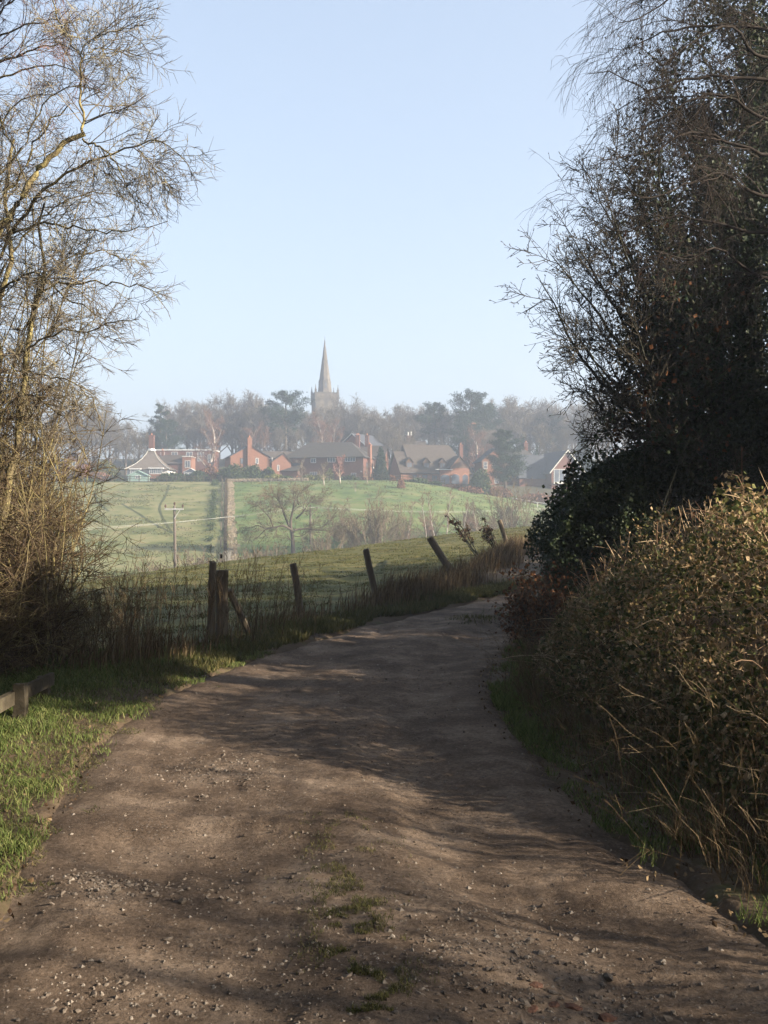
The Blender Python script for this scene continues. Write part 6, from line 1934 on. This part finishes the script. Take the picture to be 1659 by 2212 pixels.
# ------------------------------------------------------------------ village trees
BM = [bare_mesh(600 + i, 13, w, fo, up, k0) for i, (w, fo, up, k0) in enumerate([(11, .30, .10, 10), (9, .25, .14, 10), (13, .28, .06, 12), (8, .35, .16, 9), (11, .2, .08, 12)])]
BT = [(168, 898, 232, 0, 'bare tree at the far left edge of the ridge, behind the hawthorn twigs'), (205, 888, 238, 2, 'tall bare tree on the ridge above the small dim brick house'), (238, 905, 228, 1, 'bare tree on the left ridge above the olive bush'), (272, 925, 222, 4, 'bare tree left of the cottage chimney'), (300, 940, 216, 0, 'lower bare tree just behind the cottage'), (125, 905, 226, 4, 'bare tree behind the left hedge twigs'), (372, 888, 262, 2, 'bare tree just right of the leaning-topped conifer'), (405, 878, 268, 0, 'bare tree second right of the leaning-topped conifer'), (432, 880, 258, 3, 'bare tree behind the white-stemmed birch'), (470, 873, 266, 2, 'bare round-crowned tree right of the white-stemmed birch'), (500, 874, 270, 4, 'bare tree left of the gap before the tall bare ridge tree'), (520, 882, 262, 1, 'narrow bare tree left of the tall bare ridge tree'), (546, 863, 264, 0, 'tall open bare tree on the ridge left of the broad pine'), (572, 885, 258, 1, 'bare tree beside the broad pine, on its left'), (655, 898, 262, 2, 'bare tree between the broad pine and the tower'), (690, 893, 255, 4, 'bare tree hiding the foot of the church tower'), (718, 896, 260, 0, 'bare tree in front of the tower, on its right side'), (748, 878, 268, 2, 'bare tree immediately right of the tower'), (775, 886, 262, 0, 'bare tree second right of the tower'), (805, 897, 256, 4, 'bare tree third right of the tower'), (832, 905, 250, 1, 'low bare tree above the hipped roof end'), (862, 883, 262, 3, 'open bare tree midway between tower and round pine'), (890, 888, 266, 0, 'bare tree just left of the round pine'), (845, 930, 232, 2, 'grey-green bare tree behind the dark cypress'), (1088, 873, 262, 0, 'bare tree right of the tallest pine'), (1118, 886, 256, 2, 'bare tree second right of the tallest pine'), (1148, 880, 266, 4, 'bare tree with pale crown third right of the tallest pine'), (1180, 888, 258, 0, 'bare tree above the slate house roof'), (1212, 885, 262, 2, 'bare rounded tree behind the dark fir at right'), (1245, 890, 254, 4, 'bare tree above the dark fir at right'), (1275, 888, 250, 1, 'bare tree near the oak tips at right'), (1310, 852, 226, 2, 'taller hazy bare tree seen through the oak branches'), (1350, 880, 232, 0, 'hazy bare tree behind the ivy hedge top'), (1165, 930, 224, 4, 'lower bare tree between slate house and ridge'), (960, 905, 250, 1, 'bare tree between the round pine and the tallest pine'), (1050, 938, 226, 4, 'bare tree before the old brown house roof, left one'), (1078, 935, 228, 0, 'bare tree before the old brown house roof, right one'), (880, 948, 220, 2, 'bare tree before the low red roof left of the dormer house'), (600, 930, 236, 3, 'bare tree under the broad pine'), (640, 935, 232, 1, 'low bare tree behind the hipped roof, left part'), (1220, 935, 226, 0, 'low bare tree right of the slate house ridge')]
for k, (dx, dy, D, v, lb) in enumerate(BT):
    h = hgt(dx, dy, D)
    place('bare_tree', lb, 'tree', dx, D, BM[v][:2], TRUNKN, (M['far_bark'], M['far_twig']), h / 13.0 * 1.0, rz=k * 1.7, group=None)
# the wood closing the ridge behind them
g_ = rngs(800)
for k in range(74):
    dx = 110 + (k % 37) * 33 + g_.uniform(-14, 14); D = 276 + 26 * (k // 37) + g_.uniform(-8, 8)
    top = np.interp(dx, [100, 200, 270, 310, 360, 560, 680, 760, 830, 900, 1100, 1250, 1320], [925, 905, 940, 948, 905, 888, 905, 900, 912, 900, 893, 900, 880]) + g_.uniform(-6, 14)
    v = int(g_.integers(0, 5))
    place('woodland_tree', 'one of the bare grey trees closing the wood along the ridge', 'tree', dx, D, BM[v][:2], TRUNKN, (M['far_bark'], M['far_twig']), max(6, hgt(dx, top, D)) / 13.0, rz=g_.uniform(0, 6), group='bare trees of the wood along the ridge')
# pale birches
BB = [bare_mesh(650 + i, 10, 5.5, .2, .12, 11, .9, .018) for i in range(2)]
for b in BB: b[0].materials.append(M['white_bark']); b[1].materials.append(M['far_twig_red'])
for k, (dx, dy, D, lb) in enumerate([(452, 895, 211, 'white-stemmed birch with reddish twigs right of the cottage'), (548, 918, 226, 'reddish birch behind the orange gabled house'), (575, 930, 228, 'smaller reddish birch right of the orange gable chimney'), (688, 898, 222, 'white-stemmed birch above the hipped roof, left one'), (725, 912, 224, 'white-stemmed birch above the hipped roof, right one'), (1028, 925, 216, 'white-stemmed birch behind the dormer house chimney')]):
    place('birch_tree', lb, 'tree', dx, D, BB[k % 2][:2], TRUNKN, (), hgt(dx, dy, D) / 10.0, rz=k * 2.1)
# pines and conifers
PN = [pine_mesh(700, 15, 11, .42, .5, 1.2), pine_mesh(701, 15, 9, .5, .6, 1.0), pine_mesh(702, 15, 12, .2, .45, 1.35), pine_mesh(703, 15, 9, .22, .42, 1.2, dome=False)]
for k, (dx, dy, D, v, s_, lb) in enumerate([(617, 845, 250, 0, 1.0, 'broad-crowned pine left of the church tower'), (940, 868, 252, 1, 1.0, 'round-headed pine right of the middle of the ridge'), (1020, 846, 250, 0, 1.0, 'tallest pine, on the ridge above the dormer house'), (1045, 868, 254, 2, 1.0, 'broad pine joined to the right of the tallest pine'), (1000, 905, 240, 2, 1.0, 'dark spreading cedar below the tallest pine'), (345, 868, 256, 3, 1.0, 'conifer with a leaning tip at the left of the ridge'), (362, 905, 250, 2, 1.0, 'dark conifer beneath the leaning-tipped one'), (1193, 893, 256, 2, .9, 'hazy evergreen among bare trees at right of the ridge'), (745, 930, 262, 2, .8, 'dark evergreen beside the foot of the tower')]):
    h = hgt(dx, dy, D)
    t = place('pine_tree', lb, 'tree', dx, D, PN[v], TRUNKN, (M['far_bark'], M['needle']), h / 15.0, rz=k * 1.1)
t = place('pine_tree', 'pine in the garden in front of the house with white sash windows', 'tree', 1092, 199, pine_mesh(710, 12, 8.2, .16, .5, 1.7, .36), TRUNKN, (M['far_bark'], M['needle']), hgt(1092, 926, 199) / 12.0)


def shrub(name, label, cat, dx, D, dyt, wpx, mat, seed, cone=0.0, n=5200, leaf=.22, ry=None, rough=.15):
    rx = wpx / 2 / FD * D
    h = hgt(dx, dyt, D)
    me = blob_mesh(seed, rx, ry or rx, h, n, leaf, cone, rough=rough)
    return place(name, label, cat, dx, D, me, ('stem', 'foliage'), (M['far_bark'], mat))


shrub('cypress', 'dark pointed cypress between the hipped house and the dormer house', 'tree', 822, 199, 967, 40, M['conifer'], 720, .55, 9000, .3)
shrub('fir_tree', 'dark dense fir behind the slate-roofed house at right', 'tree', 1258, 222, 932, 62, M['conifer'], 721, .5, 9000, .35)
shrub('evergreen_tree', 'small dark evergreen above the sash-window house roof', 'tree', 1130, 224, 938, 34, M['conifer'], 722, .3, 4000, .3)
shrub('evergreen_tree', 'dark evergreen beside the right corner of the sash-window house', 'tree', 1158, 216, 968, 34, M['conifer'], 723, .35, 4000, .3)
SH = [(505, 198, 1001, 74, 'shrub_g', 'large rounded dark evergreen bush before the orange gabled house'), (545, 199, 1004, 50, 'shrub_g', 'evergreen bush with lighter right side before the orange gable'), (580, 201, 1013, 44, 'shrub_g', 'low evergreen bush right of the orange gabled house'), (592, 197, 1026, 46, 'shrub_y', 'yellow-green clipped bush at the meadow top, left one'), (620, 197, 1030, 36, 'shrub_g', 'low dark hedge bush before the hipped house'), (665, 198, 1026, 30, 'shrub_y', 'russet and yellow bush under the hipped house porch'), (690, 198, 1027, 34, 'shrub_y', 'yellow-green bush under the middle of the hipped house'), (712, 202, 1014, 22, 'shrub_y', 'narrow upright clipped yew against the hipped house wall'), (755, 198, 1030, 44, 'shrub_g', 'low dark bush right of the hipped house middle'), (790, 199, 1034, 40, 'shrub_r', 'low brown bush near the hipped house right end'), (847, 196, 1028, 12, 'shrub_r', 'slim orange conifer beside the dark cypress'), (868, 197, 1042, 30, 'shrub_g', 'low bush left of the dormer house'), (900, 196, 1035, 44, 'shrub_g', 'rounded bush before the dormer house wall'), (940, 196, 1042, 34, 'shrub_g', 'low dark bush under the dormer house windows'), (978, 196, 1048, 44, 'shrub_r', 'low brown hedge under the dormer house arch'), (1035, 194, 1012, 58, 'shrub_g', 'large olive bush between the dormer house and the pine'), (1015, 193, 1052, 60, 'shrub_r', 'dim brown hedge at the meadow top below the olive bush'), (1075, 194, 1052, 60, 'shrub_r', 'dim brown hedge below the garden pine'), (1150, 193, 1064, 80, 'shrub_r', 'dim russet hedge below the sash-window house'), (1210, 193, 1068, 60, 'shrub_r', 'dim russet hedge below the slate house'), (228, 207, 995, 78, 'shrub_y', 'large pale olive bush at the left of the village'), (215, 203, 1018, 60, 'shrub_r', 'low russet hedge below the pale olive bush'), (455, 201, 1008, 44, 'shrub_r', 'russet bush below the white-stemmed birch'), (375, 199, 1019, 76, 'shrub_g', 'dark clipped hedge right of the cottage bay'), (425, 199, 1018, 50, 'shrub_g', 'dark hedge between the greenhouse and the russet bush'), (250, 198, 1030, 50, 'shrub_g', 'low dim hedge left of the green shed'), (185, 197, 1036, 60, 'shrub_g', 'low dim hedge at the far left of the field top'), (645, 200, 1031, 40, 'shrub_r', 'low russet bush at the foot of the hipped house porch')]
for k, (dx, D, dyt, w_, mt, lb) in enumerate(SH):
    shrub('shrub', lb, 'bush', dx, D, dyt, w_, M[mt], 740 + k, cone=.25 if w_ < 26 else 0, n=2700 if w_ > 30 else 1200, leaf=.40, ry=min(1.6, w_ / 2 / FD * D) if w_ > 30 else None)
# garden and meadow trees, the young ones with pale guards
GT = [bare_mesh(680, 6, 4, .32, .10, 8, .8, .014), bare_mesh(681, 6, 3.4, .3, .12, 8, .8, .014)]
gt_r = [GT[1][0].copy(), GT[1][1].copy()]
for q in GT: q[0].materials.append(M['fan_stem']); q[1].materials.append(M['fan_twig'])
gt_r[0].materials.clear(); gt_r[1].materials.clear(); gt_r[0].materials.append(M['fan_stem']); gt_r[1].materials.append(M['twig_pink'])
for dx, dyt, D, q, lb in ((652, 992, 192, GT[0], 'young bare tree at the meadow top before the hipped house, leftmost'), (700, 1000, 186, GT[1], 'young bare tree on the meadow with a pale trunk guard'), (735, 985, 189, gt_r, 'young tree with reddish twigs before the hipped house'), (793, 1005, 190, GT[0], 'young bare tree before the hipped house right corner'), (768, 1042, 176, GT[1], 'small staked sapling alone on the green meadow')):
    t = place('young_tree', lb, 'tree', dx, D, q[:2], TRUNKN, (), hgt(dx, dyt, D) / 6.0)
    MB().frustum(0, 0, 0, 1.2, .085, .08, 8).build('trunk_guard', M['white'], t)
shrub('beech_sapling', 'small tree keeping russet leaves on the meadow below the dormer house', 'tree', 866, 183, 1030, 22, M['shrub_r'], 790, .4, 1500, .2)

# post and rail fence along the top of the far pasture
def rail_fence(label, x0, x1, D, n, rails=(.55, 1.0), mat='wood_rail', hpost=1.25):
    b = ((x0 + x1) / 2, D, gz1((x0 + x1) / 2, D))
    t = thing('field_fence', label, 'fence', b)
    xs = np.linspace(x0, x1, n)
    pm_ = None
    for x in xs:
        if pm_ is None:
            pm_ = MB().box(-.08, .08, -.08, .08, -.3, hpost).mesh('post'); pm_.materials.append(M[mat])
        o = bpy.data.objects.new('post', pm_); COL.objects.link(o); o.parent = t
        o.location = (x - b[0], 0, gz1(x, D) - b[2])
    for r in rails:
        m = MB()
        for a, c in zip(xs[:-1], xs[1:]): m.bar((a, D - .11, gz1(a, D) + r), (c, D - .11, gz1(c, D) + r), .055, 4)
        m.build('rail', M[mat], t, b)


rail_fence('post and rail fence along the top of the pale far pasture', -61, -32, 196.4, 17)
rail_fence('post and rail fence along the top of the green meadow', -17, 12, 197.2, 15)
rail_fence('low pale rail fence at the right foot of the meadow', 24, 38, 186, 7, (.9,), 'cable', 1.0)

# ------------------------------------------------------------------ haze over the valley
hz = bpy.data.materials.new('haze'); hz.use_nodes = True
nt = hz.node_tree
for nd in list(nt.nodes):
    if nd.type != 'OUTPUT_MATERIAL': nt.nodes.remove(nd)
pv = nt.nodes.new('ShaderNodeVolumePrincipled')
pv.inputs['Color'].default_value = (.56, .62, .73, 1)
pv.inputs['Density'].default_value = HAZE_DENSITY
pv.inputs['Anisotropy'].default_value = 0.4
nt.links.new(pv.outputs['Volume'], [n for n in nt.nodes if n.type == 'OUTPUT_MATERIAL'][0].inputs['Volume'])
me = MB().box(-1500, 1500, -1500, 1500, -8.6, 60).mesh('haze')
tag(obj('haze', me, hz), kind='stuff')
